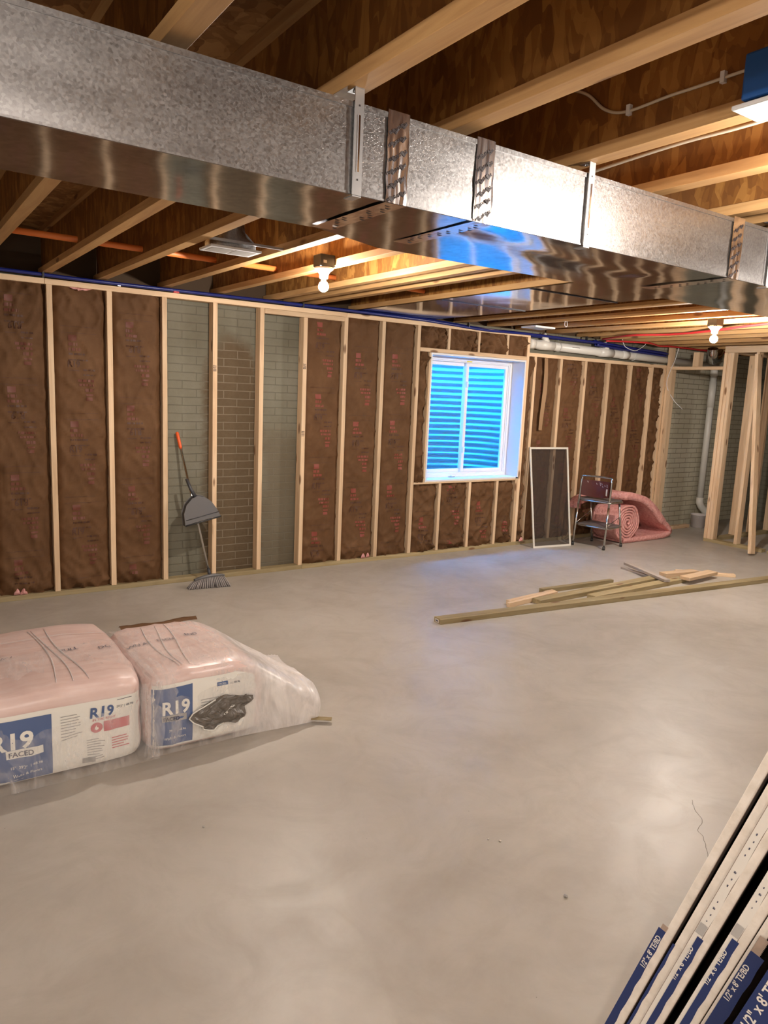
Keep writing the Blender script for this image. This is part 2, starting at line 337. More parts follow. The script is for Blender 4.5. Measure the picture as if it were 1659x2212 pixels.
# window well outside
def well():
    root = thing('window_well', (5.06, .33, .45), 'corrugated curved steel window well outside the window', 'window well')
    mb = MB(); R = .66; cx = 5.10; y0 = .335
    def fn(u, v):
        z = .42+v*2.5; r = R+.012*math.sin(2*math.pi*z/.068); a = math.pi*u
        ex = math.cos(a)
        return Vector((cx-r*1.06*ex, y0+.03+(r*1.02)*math.sin(a)**.8, z))
    mb.grid(fn, 40, 290, 'well_metal'); part('corrugated_wall', mb, root)
    for sx in (-1, 1): part('flange', MB().box((cx+sx*(R+.02)*1.06, y0-.02, .42), (cx+sx*(R+.11)*1.06, y0+.012, 2.92), 'well_metal'), root)
    link('gravel_bed', MB().grid(lambda u, v: Vector((4.2+1.8*u, y0+.9*v, .62+.03*noise.noise(Vector((u*14, v*14, 0))))), 40, 30, 'gravel'), None, (5.06, .6, .42), 'grey gravel at the bottom of the steel window well', 'gravel', kind='stuff')
well()

# ================================================================ framing
def lumber(name, a, b, m, label, cat='stud', group=None, rot=None):
    o = link(name, MB().box(a, b, m, bev=.002), None, ((a[0]+b[0])/2, (a[1]+b[1])/2, min(a[2], b[2])), label, cat, group)
    return o
SP = .4064; X0 = .9899; T0 = 5.8185; ZP = .038
studs = [X0+SP*k for k in range(-3, 9)]
ZS = 2.255
slabels = {0: 'pine stud furthest left in the photo, left of the first full kraft batt', 1: 'second pine stud from the left in the photo, between two kraft batts',
           2: 'pine stud just left of the dustpan, between kraft batt and bare brick', 3: 'pine stud directly right of the broom with bare brick on both sides',
           4: 'pine stud between the two bare brick bays right of the stained bay', 5: 'pine stud where bare brick ends and kraft batts begin again',
           6: 'pine stud one bay right of the bare brick section', 7: 'pine stud two bays right of the bare brick section', 8: 'full height king stud on the left side of the window'}
G = 'pine wall studs of the long wall'
for i, x in enumerate(studs):
    k = i-3; top = ZS if k not in (5,) else ZS-.04
    if k in (4,): top = ZS
    lab = slabels.get(k, 'pine wall stud beyond the left edge of the photo, %s past the frame' % ORD[-1-k] if k < 0 else None)
    lumber('wall_stud', (x, 0, ZP), (x+.038, .089, top), 'pine_z', lab, 'stud', G)
lumber('wall_stud', (5.7, 0, ZP), (5.738, .089, ZS), 'pine_z', 'full height king stud on the right side of the window', 'stud', G)
tl = ['pine stud at the left edge of the leaning window screen', 'pine stud seen through the middle of the leaning window screen', 'pine stud just right of the leaning window screen, left of the step stool',
      'pine stud rising behind the backrest of the step stool', 'pine stud behind the left part of the pink insulation roll', 'pine stud behind the right part of the pink insulation roll, last before the corner']
ZT = 2.0592
for k in range(6):
    x = T0+SP*k; lumber('wall_stud', (x, 0, ZP), (x+.038, .089, ZT), 'pine_z', tl[k], 'stud', 'pine studs of the lower wall under the white pipe')
lumber('wall_stud', (8.111, 0, ZP), (8.149, .089, ZT), 'pine_z', 'end stud of the lower wall, half hidden behind the corner post', 'stud')
# plates
G = 'top plates of the long wall'
lumber('top_plate', (XL, 0, ZS), (.98, .089, ZS+.038), 'pine_x', 'pine top plate at the left edge of the photo, over the leftmost batt', 'plate', G)
lumber('top_plate', (.982, 0, ZS), (3.448, .089, ZS+.038), 'pine_x', 'long pine top plate above the broom and the bare brick bays', 'plate', G)
lumber('top_plate', (3.45, 0, ZS), (5.738, .089, ZS+.038), 'pine_x', 'pine top plate running above the window', 'plate', G)
lumber('top_plate', (5.739, 0, ZT), (8.149, .089, ZT+.038), 'pine_x', 'lower pine top plate right of the window, under the white drain pipe', 'plate')
lumber('nailer_board', (2.656, -.002, ZS-.04), (3.426, .06, ZS-.001), 'pine_x', 'short pine board tucked under the top plate right of the stained bay', 'board')
G = 'bottom plates of the long wall'
lumber('bottom_plate', (XL, -.0, 0), (3.06, .089, ZP), 'treated_x', 'greenish treated bottom plate along the left half of the wall behind the broom', 'plate', G)
lumber('bottom_plate', (3.062, 0, 0), (5.738, .089, ZP), 'treated_x', 'greenish treated bottom plate running under the window', 'plate', G)
lumber('bottom_plate', (5.739, 0, 0), (8.15, .089, ZP), 'treated_x', 'treated bottom plate behind the screen, step stool and pink roll', 'plate', G)
# window framing
lumber('window_header', (4.281, 0, 1.995+.02), (5.699, .089, 2.053), 'pine_x', 'pine header board lying directly above the window', 'header')
lumber('rough_sill', (4.281, 0, .728), (5.66, .089, .746), 'pine_x', 'pine rough sill board directly below the window', 'sill board')
lumber('jack_stud', (4.395, 0, .748), (4.414, .089, 2.013), 'pine_z', 'narrow pine jack stud tight against the left side of the window', 'stud')
lumber('jack_stud', (5.664, 0, ZP), (5.699, .089, .764), 'pine_z', 'short pine stud under the right corner of the window beside the king stud', 'stud')
cn = ['left', 'middle', 'right']
for i, x in enumerate((4.615, 5.005, 5.40)): lumber('cripple_stud', (x, 0, 2.054), (x+.03, .089, ZS), 'pine_z', '%s short cripple stud of the three above the window' % cn[i], 'stud', 'short studs above the window')
for i, x in enumerate((4.598, 5.0, 5.385)): lumber('cripple_stud', (x, 0, ZP), (x+.032, .089, .727), 'pine_z', '%s short cripple stud of the three below the window' % cn[i], 'stud', 'short studs below the window')

def stamp(nx, par, x, y, z, w_, h_):
    mb = MB(); rnd = random.Random(nx)
    for i in range(3):
        for j in range(4):
            a = i*w_/3; b = j*h_/4; mb.box((x+a, y-.0008, z+b), (x+a+w_/4.5, y-.0002, z+b+h_/rnd.uniform(5, 8)), 'print_black')
    part('grade_stamp', mb, par)
ws = [o for o in bpy.data.objects if o.name.startswith('wall_stud')]
for i, (k, z) in enumerate(((6, 1.72), (8, 1.78), (8, 1.2))): stamp(i, ws[k], studs[k]+.003, 0, z, .03, .05)
# ================================================================ kraft batts
def batt(x0, x1, z0, z1, seed, label, group, crumple=1.0, pink=0.0, prints=True, faint=False, d0=.012, nz=None, torn=False):
    wd = x1-x0; so = Vector((seed*13.7, seed*5.1, 0))
    def depth(x, z):
        u = min(max((x-x0)/wd, 0), 1); e = min(u, 1-u)*wd
        edge = math.exp(-(e/.018)**2)*.03 + math.exp(-(e/.05)**2)*.006
        ez = min(z-z0, z1-z); edge += math.exp(-(max(ez, 0)/.03)**2)*.02
        p = Vector((x*3.2, 0, z*2.0))+so
        n1 = noise.noise(p)*.008
        a = (x+z*.55)*9; q = Vector((a, (z-x*.5)*3.0, seed))
        r1 = (1-abs(noise.noise(q)))**9*.012
        q2 = Vector(((x*.8-z)*7, (z*.3+x)*5, seed+9)); r2 = (1-abs(noise.noise(q2)))**12*.012
        h = noise.noise(Vector((x*18, seed, z*14)))*.0022
        bot = math.exp(-((z-z0)/.16)**2)+.7*math.exp(-((z1-z)/.12)**2)
        cr = crumple*(.55+.9*bot)
        return d0+.014+edge-n1*cr-(r1+r2)*cr*1.6-h*(1.6+bot*2)*crumple
    fn = lambda x, z, o=0.0: Vector((x, depth(x, z)-o, z))
    mb = MB(); nx = max(8, int(wd/.014)); nzz = nz or max(12, int((z1-z0)/.018))
    mb.grid(lambda a, b: fn(x0+wd*a, z0+(z1-z0)*b), nx, nzz, 'kraft')
    # fibre body behind the paper
    mb.box((x0+.004, .05, z0+.003), (x1-.004, .105, z1-.003), 'kraft')
    if prints:
        rnd = random.Random(seed); o = .0025
        def rect(u0, v0, u1, v1, m_): put_rect(mb, x0+u0, v0, x0+u1, v1, m_, lambda a, b: fn(a, b, o), .012)
        def seg(u, v, wdt, h, m_):
            q = u
            while q < u+wdt:
                l_ = rnd.uniform(.008, .03); rect(q, v, min(q+l_, u+wdt), v+h, m_); q += l_+rnd.uniform(.004, .009)
        z = z1-(seed*.237 % .6)+.2; flip = rnd.random() < .35; B = .62
        R_, K_ = ('print_dull', 'print_brown') if faint else ('print_red', 'print_brown')
        while z > z0+.04:
            def ok(v): return z0+.05 < v < z1-.05
            for dz in (0, -.045):
                if ok(z+dz): rect(.05, z+dz, wd-.07, z+dz+.0022, K_)
            it = [(.10, -.10, .055, .042, R_, 'r'), (.10, -.135, .06, .022, R_, 's'), (.10, -.17, .09, .02, R_, 's'), (.10, -.20, .12, .014, K_, 's'), (.10, -.24, .13, .01, K_, 's'),
                  (.20, -.31, .08, .012, K_, 's'), (.10, -.312, .07, .004, K_, 'r'), (.20, -.345, .08, .010, K_, 's'), (.16, -.39, .11, .018, R_, 's'), (.17, -.42, .10, .016, R_, 's'),
                  (.21, -.46, .06, .022, R_, 's'), (.215, -.49, .05, .012, R_, 'r'), (.215, -.525, .045, .024, R_, 'r')]
            for u, dz, w_, h, m_, k_ in it:
                if u+w_ > wd-.03: u = max(.03, wd-.04-w_)
                if wd < .2: u = .03; w_ = min(w_, wd-.07)
                if ok(z+dz) and w_ > .01: (rect(u, z+dz, u+w_, z+dz+h, m_) if k_ == 'r' else seg(u, z+dz, w_, h, m_))
            if wd > .25 and ok(z-.28) and ok(z-.2):
                base = (x0+.09, z-.285)
                if flip: put_text(mb, 'R19', .062, K_, lambda a, b: fn(base[0]+.12-a, base[1]+.045-b, o), .012, sx=.9)
                else: put_text(mb, 'R19', .062, K_, lambda a, b: fn(base[0]+a, base[1]+b, o), .012, sx=.9)
            z -= B
    if torn:   # paper torn open at the top, pink fibre poking out
        cx = x0+wd*.5
        mb.grid(lambda a, b: Vector((cx-.075+.15*a+.02*b*math.sin(a*7), depth(cx, z1-.05)-.014-.010*math.sin(math.pi*a)*math.sin(math.pi*b)+.006*noise.noise(Vector((a*9, b*9, 1))), z1-.001-(.012+.04*abs(noise.noise(Vector((a*4, 3, 7)))))*b*(1.4*math.sin(math.pi*a)))), 16, 6, 'pink_fiber')
    if pink:
        rr = random.Random(seed+3)
        for _ in range(int(pink)):
            cx = x0+rr.uniform(.05, max(.06, wd-.05)); L_ = rr.uniform(.04, .09); b0 = z0+.003
            mb.grid(lambda a, b: Vector((cx-L_/2+L_*a, depth(cx, z0+.02)-.012-.018*math.sin(math.pi*a)*math.sin(math.pi*b), b0+.035*b*(.3+math.sin(math.pi*a)))), 8, 4, 'pink_fiber')
    return link('insulation_batt', mb, None, ((x0+x1)/2, .05, z0), label, 'insulation', group)
G = 'tall kraft-faced insulation batts of the long wall'
e = .038
bl = {-3: ('kraft-faced insulation batt beyond the left edge of the photo, furthest out', 3), -2: ('kraft-faced insulation batt just past the left edge of the photo', 5), -1: ('brown kraft-faced insulation batt cut by the left edge of the photo', 1), 0: ('brown kraft batt with torn top showing pink fibre, between the two leftmost studs', 2), 1: ('brown kraft batt creased across its middle, next to the bare brick left of the broom', 4),
      5: ('kraft batt with red printing directly right of the bare brick bays', 11), 6: ('kraft batt with red printing in the middle between bare brick and window', 12), 7: ('kraft batt with red printing immediately left of the window framing', 17)}
for k, (lab, sd) in bl.items():
    x = X0+SP*k; batt(x+e+.001, x+SP-.001, ZP, ZS if k != 5 else ZS, sd, lab, G, faint=k < 3, pink=2 if k in (-1, 6) else 0, torn=(k == 0))
G = 'short kraft batts above the window'
cx_ = [(4.281, 4.614), (4.646, 5.004), (5.036, 5.399), (5.431, 5.698)]
nm4 = ['leftmost', 'second from left', 'third from left', 'rightmost']
for i, (a, b) in enumerate(cx_): batt(a, b, 2.054, ZS, 30+i, 'crumpled short kraft batt above the window, %s of four' % nm4[i], G, 1.9, prints=False)
G = 'short kraft batts below the window'
cx_ = [(4.281, 4.597), (4.631, 4.999), (5.033, 5.384), (5.418, 5.663)]
for i, (a, b) in enumerate(cx_): batt(a, b, ZP, .727, 40+i, 'kraft batt with red print below the window, %s of four' % nm4[i], G, 1.7)
batt(4.281, 4.394, .747, 2.014, 50, 'narrow folded kraft insulation strip on the left side of the window', None, 2.6, prints=False)
batt(5.739, T0-.001, ZP, ZT, 51, 'narrow ragged pinkish insulation strip right of the window king stud', None, 2.6, prints=False, pink=3)
G = 'kraft batts of the lower wall right of the window'
tb = ['kraft batt with a hanging paper strip, behind the left half of the window screen', 'kraft batt behind the right half of the window screen and up to the next stud', 'kraft batt behind the left side of the step stool', 'kraft batt behind the step stool backrest, right side', 'kraft batt above the pink insulation roll', 'ragged kraft batt in the corner right of the last stud']
for k in range(6):
    x = T0+SP*k; batt(x+e+.001, (x+SP-.001) if k < 5 else 8.11, ZP, ZT, 60+k, tb[k], G, 1.0 if k < 5 else 2.2, faint=True, prints=k < 5)
mb = MB(); mb.grid(lambda a, b: Vector((5.955+.05*a+.012*math.sin(b*5), -.012-.012*math.sin(b*3.1)*a-.004, 2.055-.78*b)), 4, 30, 'tan_paper')
mb.add([v_+Vector((0, .0015, 0)) if isinstance(v_, Vector) else (v_[0], v_[1]+.0015, v_[2]) for v_ in mb.v], [f[::-1] for f in mb.f], 'tan_paper', True)
link('paper_strip', mb, None, (5.98, 0, 2.0), 'loose tan kraft paper strip hanging on the wall above the window screen', 'paper strip')

# ================================================================ I-joists
def joist(xr, label, group, tight=False, y0=YN+.02, y1=WY+.04, fw_=.06, lab_=True):
    xc = xr-fw_/2; o = thing('ceiling_joist', (xc, 0, ZJ), label, 'joist', group)
    part('bottom_flange', MB().box((xr-fw_, y0, ZJ), (xr, y1, ZJ+.038), 'flange_wood', bev=.0015), o)
    part('web', MB().box((xc-.005, y0, ZJ+.038), (xc+.005, y1, ZTOP-.038), 'osb_web'), o)
    part('top_flange', MB().box((xr-fw_, y0, ZTOP-.038), (xr, y1, ZTOP-.001), 'flange_wood'), o)
    return o
JX = [-2.35, -1.93, -1.52, -1.1, -.68, -.26, .165, .5965, 1.026, 1.4016, 1.8718, 2.3015, 2.768, 2.955, 3.135, 3.611, 4.03, 4.449, 4.848, 5.301, 5.708, 6.181, 6.675, 7.09, 7.48, 7.96, 8.31, 8.77, 9.2, 9.65, 10.1]
i0 = JX.index(.5965)
for i, x in enumerate(JX):
    if i < i0-1: lab = 'wooden I-joist beyond the left edge of the photo, %s out' % ORD[i0-2-i]; g = 'I-joists past the left edge'
    elif i == i0-1: lab = 'wooden I-joist in the top left corner, above the left end of the duct'; g = None
    elif i == i0: lab = 'wide wooden I-joist meeting the duct nearest the top left corner'; g = None
    elif i == i0+1: lab = 'wooden I-joist that carries the left duct hanger strap'; g = None
    elif i == i0+2: lab = 'large wooden I-joist crossing the upper right, between the two duct hanger straps'; g = None
    elif i == i0+3: lab = 'wooden I-joist with the middle duct strap and the blue box on it'; g = None
    elif i == i0+4: lab = 'orange-lit wooden I-joist directly right of the left bulb'; g = None
    elif x in (2.768, 2.955, 3.135): lab = 'I-joist in the close-set trio right of the left bulb, %s of the three' % ['left', 'middle', 'right'][(2.768, 2.955, 3.135).index(x)]; g = 'three close-set I-joists'
    elif x == 3.611: lab = 'I-joist along the left edge of the sheet metal joist panels'; g = None
    elif x == 4.03: lab = 'I-joist hidden above the sheet metal joist panels'; g = None
    elif x == 4.449: lab = 'I-joist along the right edge of the sheet metal joist panels'; g = None
    else:
        n_ = i-JX.index(4.449); lab = 'far wooden I-joist, %s one right of the sheet metal joist panels' % ORD[n_-1]; g = 'far I-joists toward the right bulb'
    joist(x, lab, g)
# panned return sheets between joists (stapled under two bays)
root = thing('joist_panning', (4.0, -1.1, ZJ), 'flat shiny sheet metal panels nailed under the joists between the duct and the blue pipes', 'sheet metal panel')
ys = [(-3.48, -2.13), (-2.12, -1.20), (-1.19, .02)]
for i, (a, b) in enumerate(ys):
    mb = MB(); sk = .02
    def fn(u, v, dz=0): return Vector((3.56+.885*u, a+(b-a)*v, ZJ-.006-.004*math.sin(u*3.1)*math.sin(v*3.1)-.0015*noise.noise(Vector((u*4, v*4, i)))-dz))
    mb.grid(lambda u, v: fn(u, v), 14, 14, 'sheet_smooth'); mb.grid(lambda u, v: fn(1-u, v, -.0015), 14, 14, 'sheet_smooth')
    part('metal_panel', mb, root)
for y in (-2.125, -1.195): part('seam', MB().box((3.56, y-.006, ZJ-.0115), (4.445, y+.006, ZJ-.007), 'print_black'), root)

# ================================================================ main duct
YF, YB0, YB1, ZD0, ZD1 = -4.074, -3.672, -3.555, 2.0895, 2.299
duct = thing('main_duct', (1.2, YF, ZD0), 'large rectangular galvanized metal air duct crossing the whole ceiling', 'duct')
def dsec(xa, xb, ya, yb, name='duct_section', crease=False):
    mb = MB(); n = max(2, int((xb-xa)/.03))
    def yb_(u): return ya+(yb-ya)*u
    x = lambda u: xa+(xb-xa)*u
    wob = lambda X, Y: .0022*noise.noise(Vector((X*2.5, Y*6, 3)))
    mb.grid(lambda u, v: Vector((x(u), YF+.0015*noise.noise(Vector((x(u)*3, 0, v*3))), ZD0+(ZD1-ZD0)*v)), n, 8, 'galvanized')
    def bot(u, v):
        X = x(u); Y = YF+(yb_(u)-YF)*v; z = ZD0+wob(X, Y)*min(1, v*8, (1-v)*8)
        if crease:
            dd = abs(v-(.10+.35*min(1, (X-xa)/.55))); z += .006*max(0, 1-dd/.18)*min(1, v*10) if X-xa < 1.0 else 0
        return Vector((X, Y, z))
    mb.grid(lambda u, v: bot(u, 1-v), n, 16, 'sheet_smooth')
    mb.grid(lambda u, v: Vector((x(u), yb_(u), ZD1-(ZD1-ZD0)*v)), n, 4, 'galvanized'); mb.grid(lambda u, v: Vector((x(u), YF+(yb_(u)-YF)*v, ZD1)), n, 4, 'galvanized')
    for X, yy in ((xa, ya), (xb, yb)): mb.add([(X, YF, ZD0), (X, yy, ZD0), (X, yy, ZD1), (X, YF, ZD1)], [(0, 1, 2, 3)], 'galvanized')
    # folded corner seam
    mb.box((xa, YF-.002, ZD0-.001), (xb, YF+.004, ZD0+.004), 'galvanized'); mb.box((xa, YF-.003, ZD1-.012), (xb, YF+.001, ZD1+.001), 'galvanized')
    part(name, mb, duct)
dsec(XL+.02, 1.115, YB0, YB0); dsec(1.115, 1.41, YB0, YB1); dsec(1.41, 2.67, YB1, YB1, crease=True); dsec(2.67, XR-.4, YB1, YB1-.02)
def tape(x, wdt, seed):
    rnd = random.Random(seed); mb = MB()
    def fr(u, v, o=0):   # front strip with folds
        q = noise.noise(Vector((u*26+seed, v*1.2, 0)))*.004
        return Vector((x-wdt/2+wdt*u+.004*noise.noise(Vector((v*5, seed, 0))), YF-.0035-o-abs(q)*.9, ZD0-.002+(ZD1-ZD0+.01)*v))
    mb.grid(fr, 14, 24, 'foil')
    mb.grid(lambda u, v: Vector((x+wdt/2-wdt*u, YF+.385*v-.004, ZD0-.0032-.0015*abs(noise.noise(Vector((u*20, v*9, seed)))))), 10, 30, 'foil')
    for j in range(7):
        for col in (0, 1):
            zc = ZD0+.012+.031*j+(.016 if col else 0); xc = x-wdt*.36+col*wdt*.42+rnd.uniform(-.003, .003)
            if zc > ZD1-.02: continue
            f = lambda a, b: fr((xc+a-(x-wdt/2))/wdt if 0 else min(1, max(0, (xc+a-(x-wdt/2))/wdt)), min(1, max(0, (zc+b-ZD0)/(ZD1-ZD0))), .0012)
            put_text(mb, 'DC 181', .0105, 'print_black', lambda a, b: f(.02-a, .008-b), .03, rot=math.radians(28))
            mb.add([f(0, -.002), f(.013, -.010), f(.024, .004), f(.018, .004), f(.013, -.002), f(.006, .003)], [(0, 1, 2, 3, 4, 5)], 'print_black')
    for j in range(9):
        X0_ = x-wdt*.4+rnd.uniform(0, wdt*.6); Y0_ = YF+.03+.038*j
        mb.add([(X0_, Y0_, ZD0-.0062), (X0_+.02, Y0_+.004, ZD0-.0062), (X0_+.018, Y0_+.016, ZD0-.0062), (X0_+.004, Y0_+.01, ZD0-.0062)], [(0, 1, 2, 3)], 'print_black')
    return part('foil_tape', mb, duct)
tape(1.117, .066, 1); tape(1.411, .066, 2); tape(2.67, .07, 3)
def strap(x):
    mb = MB(); mb.box((x-.013, YF-.010, ZD0-.004), (x+.013, YF-.007, ZJ-.002), 'strap_metal')
    mb.box((x-.013, YF-.010, ZJ-.0025), (x+.013, YF+.03, ZJ-.0005), 'strap_metal'); mb.box((x-.013, YF-.010, ZD0-.008), (x+.013, YF+.03, ZD0-.005), 'strap_metal')
    mb.box((x-.0025, YF-.0125, ZD0+.05), (x+.0025, YF-.0095, ZD1-.03), 'foil_shiny')
    for z in (ZD0+.03, ZD1-.01): mb.box((x-.002, YF-.011, z), (x+.002, YF-.0098, z+.004), 'print_black')
    mb.lathe([(.005, 0), (.004, -.003), (0, -.004)], 'strap_metal', (x, YF+.015, ZJ-.0025), 8)
    part('hanger_strap', mb, duct)
for x in (.995, 1.84, 2.91, 4.8, -.3): strap(x)

# ================================================================ register boot + branch duct
root = thing('ceiling_register', (1.57, -1.85, 2.30), 'metal ceiling register boot with white perforated grille between two joists', 'vent')
mb = MB(); X_, Y_ = 1.555, -1.93; zf = 2.303
mb.box((X_-.14, Y_-.085, zf), (X_+.14, Y_+.085, zf+.012), 'white_paint', bev=.003)
for a in (-.118, .006): mb.box((X_+a, Y_-.06, zf-.001), (X_+a+.112, Y_+.06, zf), 'label_grey')
part('grille', mb, root)
mb = MB(); vs = []
for z, rx, ry in ((zf+.012, .125, .07), (zf+.04, .125, .07), (zf+.10, .075, .075), (zf+.15, .07, .07)):
    for k in range(24):
        a = 2*math.pi*k/24; c_, s_ = math.cos(a), math.sin(a); p = 8 if z < zf+.05 else 2
        q = (abs(c_)**p+abs(s_)**p)**(-1/p); vs.append(Vector((X_+rx*c_*q, Y_+ry*s_*q, z)))
mb.add(vs, [(i*24+k, i*24+(k+1) % 24, (i+1)*24+(k+1) % 24, (i+1)*24+k) for i in range(3) for k in range(24)], 'galvanized', True); part('boot', mb, root)
mb = MB(); mb.tube([(X_, Y_, zf+.14), (X_, Y_-.01, zf+.18), (X_+.01, Y_-.06, zf+.205), (X_+.02, Y_-.14, zf+.21), (X_+.03, Y_-1.62, zf+.18)], .066, 'galvanized', 20)
part('round_duct', mb, root)
part('bar_hanger', MB().box((1.40, Y_-.105, ZJ+.0), (1.81, Y_-.09, ZJ+.012), 'strap_metal'), root)
root = thing('ceiling_register', (6.35, -.55, 2.30), 'second ceiling register far away, above the blue pipes right of the window', 'vent')
for X_, Y_ in ((5.50, -.33),):
    part('grille', MB().box((X_-.14, Y_-.1, 2.312), (X_+.14, Y_+.1, 2.33), 'white_paint', bev=.003).box((X_-.12, Y_-.08, 2.311), (X_+.12, Y_+.08, 2.3125), 'label_grey'), root)

# ================================================================ pipes and cables
mb = MB(); mb.tube([(.0, -1., 2.416), (2.77, -1., 2.405)], .0185, 'orange_pipe', 16)
link('orange_conduit', mb, None, (1.4, -1, 2.41), 'bright orange pipe running through the joist webs left of the bulb', 'pipe')
mb = MB(); mb.tube([(2.79, -.98, 2.42), (3.55, -.98, 2.405)], .0185, 'orange_pipe', 16)
link('orange_conduit', mb, None, (3.1, -1, 2.41), 'short orange-brown pipe end seen behind the joists right of the bulb', 'pipe')
def wob(pts, n=8, amp=.0):
    pts = [Vector(p) for p in pts]; out = []
    for i in range(len(pts)-1):
        p0, p1, p2, p3 = pts[max(i-1, 0)], pts[i], pts[i+1], pts[min(i+2, len(pts)-1)]
        for k in range(n):
            t_ = k/n; out.append(.5*((2*p1)+(p2-p0)*t_+(2*p0-5*p1+4*p2-p3)*t_*t_+(3*p1-p0-3*p2+p3)*t_**3))
    return out+[pts[-1]]
bp = [(-.6, -.012, 2.318), (.707, -.012, 2.318), (1.2, -.012, 2.312), (2.056, -.012, 2.312), (2.857, -.014, 2.314), (3.5, -.014, 2.312), (4.245, -.016, 2.304), (4.6, -.018, 2.293), (5.1, -.016, 2.276), (5.72, -.016, 2.285), (6.8, -.016, 2.278), (7.6, -.016, 2.25), (8.12, -.016, 2.235)]
link('blue_pipe', MB().tube(wob(bp), .0125, 'pex_blue', 10), None, (2, 0, 2.31), 'long blue plastic water pipe running along the top of the wall, nearest the room', 'pipe')
for j, (dy, dz, xs) in enumerate(((.03, .008, 1.4), (.06, -.002, 2.2), (.012, -.028, 5.74), (.045, -.03, 5.74), (.07, .02, 5.74))):
    pts = [(x, y+dy, z+dz+.006*math.sin(x*1.7+j)) for x, y, z in bp if x >= xs]
    nm5 = ['directly behind the front blue pipe', 'second behind the front blue pipe', 'lowest in the bundle above the white drain pipe', 'lower back one in the bundle above the white drain pipe', 'top one in the bundle above the white drain pipe']
    link('blue_pipe', MB().tube(wob(pts), .0125, 'pex_blue', 8), None, (5, .04, 2.31), 'dark blue water pipe, %s' % nm5[j], 'pipe', 'bundled blue water pipes')
mb = MB()
for x in (.97, 3.0, 4.85, 6.6): mb.box((x-.006, -.03, 2.285 if x > 4 else 2.295), (x+.006, .0, ZJ-.001), 'black_plastic')
link('pipe_clamp', mb.box((1.47, -.028, 2.2935), (1.49, -.018, 2.3), 'strap_metal'), None, (1, 0, 2.3), 'black pipe clips holding the blue pipe to the joists', 'pipe clip', kind='stuff')
link('red_pipe', MB().tube(wob([(6.82, -.06, 2.315), (6.65, -.35, 2.31), (6.50, -.70, 2.31), (6.60, -1.1, 2.312), (6.45, -1.6, 2.31), (6.17, -2.33, 2.318), (6.1, -3.0, 2.318)]), .011, 'pex_red', 8), None, (6.5, -1, 2.31), 'bright red water pipe curving under the joists toward the right bulb', 'pipe')
link('red_pipe', MB().tube(wob([(6.86, -.075, 2.30), (7.35, -.25, 2.31), (7.75, -.15, 2.305), (8.1, -.12, 2.318), (9.3, -.1, 2.318)]), .011, 'pex_red', 8), None, (7.5, -.1, 2.31), 'lower red water pipe running to the corner above the pink roll', 'pipe')
# red tag on the left
link('pipe_fitting', MB().box((1.885, -.022, 2.2932), (1.93, -.002, 2.306), 'pex_red', bev=.003), None, (1.9, 0, 2.29), 'small red plastic fitting on the top plate above the broom', 'fitting')
# PVC drain above lower wall
root = thing('drain_pipe', (5.80, .052, 2.17), 'thick white plastic drain pipe running above the lower wall right of the window', 'pipe')
zA, zB = 2.197, 2.165; py = .05; r_ = .047
pz = lambda x: zA+(zB-zA)*(x-5.77)/(8.2-5.77)
part('pipe', MB().tube([(5.80, py, pz(5.8)), (9.3, py, pz(9.3))], r_, 'pvc', 20), root)
part('end_cap', MB().tube([(5.755, py, pz(5.77)), (5.83, py, pz(5.83))], r_*1.17, 'pvc', 20).tube([(5.745, py, pz(5.77)), (5.756, py, pz(5.77))], .022, 'pvc', 4), root)
for x, d_ in ((6.02, 1), (7.02, 1)):
    part('wye_fitting', MB().tube([(x-.11, py, pz(x)), (x+.11, py, pz(x))], r_*1.13, 'pvc', 20).tube([(x+.05, py, pz(x)), (x-.06, py-.01, pz(x)+.11)], r_*.72, 'pvc', 16), root)
part('coupling', MB().tube([(7.3, py, pz(7.3)), (7.42, py, pz(7.4))], r_*1.1, 'pvc', 20), root)
for x in (6.22, 7.53):
    n_ = 16; ring_ = [(x, py+(r_+.004)*math.sin(a), pz(x)-(r_+.004)*math.cos(a)) for a in [math.pi*(-.75+1.5*k/n_) for k in range(n_+1)]]
    part('pipe_hanger', MB().tube(ring_, .006, 'pvc_band', 6).tube([(x, py, pz(x)+r_), (x, py, ZJ)], .003, 'strap_metal', 6), root)
part('printing', MB().box((6.4, py-.05, pz(6.5)+.008), (6.52, py-.0455, pz(6.5)+.012), 'print_black'), root)
# vertical PVC stack in the corner bay
root = thing('vent_stack', (9.2, .03, .12), 'vertical white plastic pipe with floor elbow against the brick in the far corner', 'pipe')
part('pipe', MB().tube([(9.24, .03, .33), (9.24, .03, 2.12)], .042, 'pvc', 18), root)
part('elbow', MB().tube([(9.24, .03, .37), (9.24, .03, .30), (9.27, .02, .25), (9.33, 0, .19), (9.40, -.02, .10), (9.40, -.02, .0)], .047, 'pvc', 18), root)
part('coupling', MB().tube([(9.24, .03, 1.6), (9.24, .03, 1.95)], .047, 'pvc', 18).tube([(9.24, .03, 2.02), (9.24, .03, 2.14)], .05, 'pvc', 18), root)
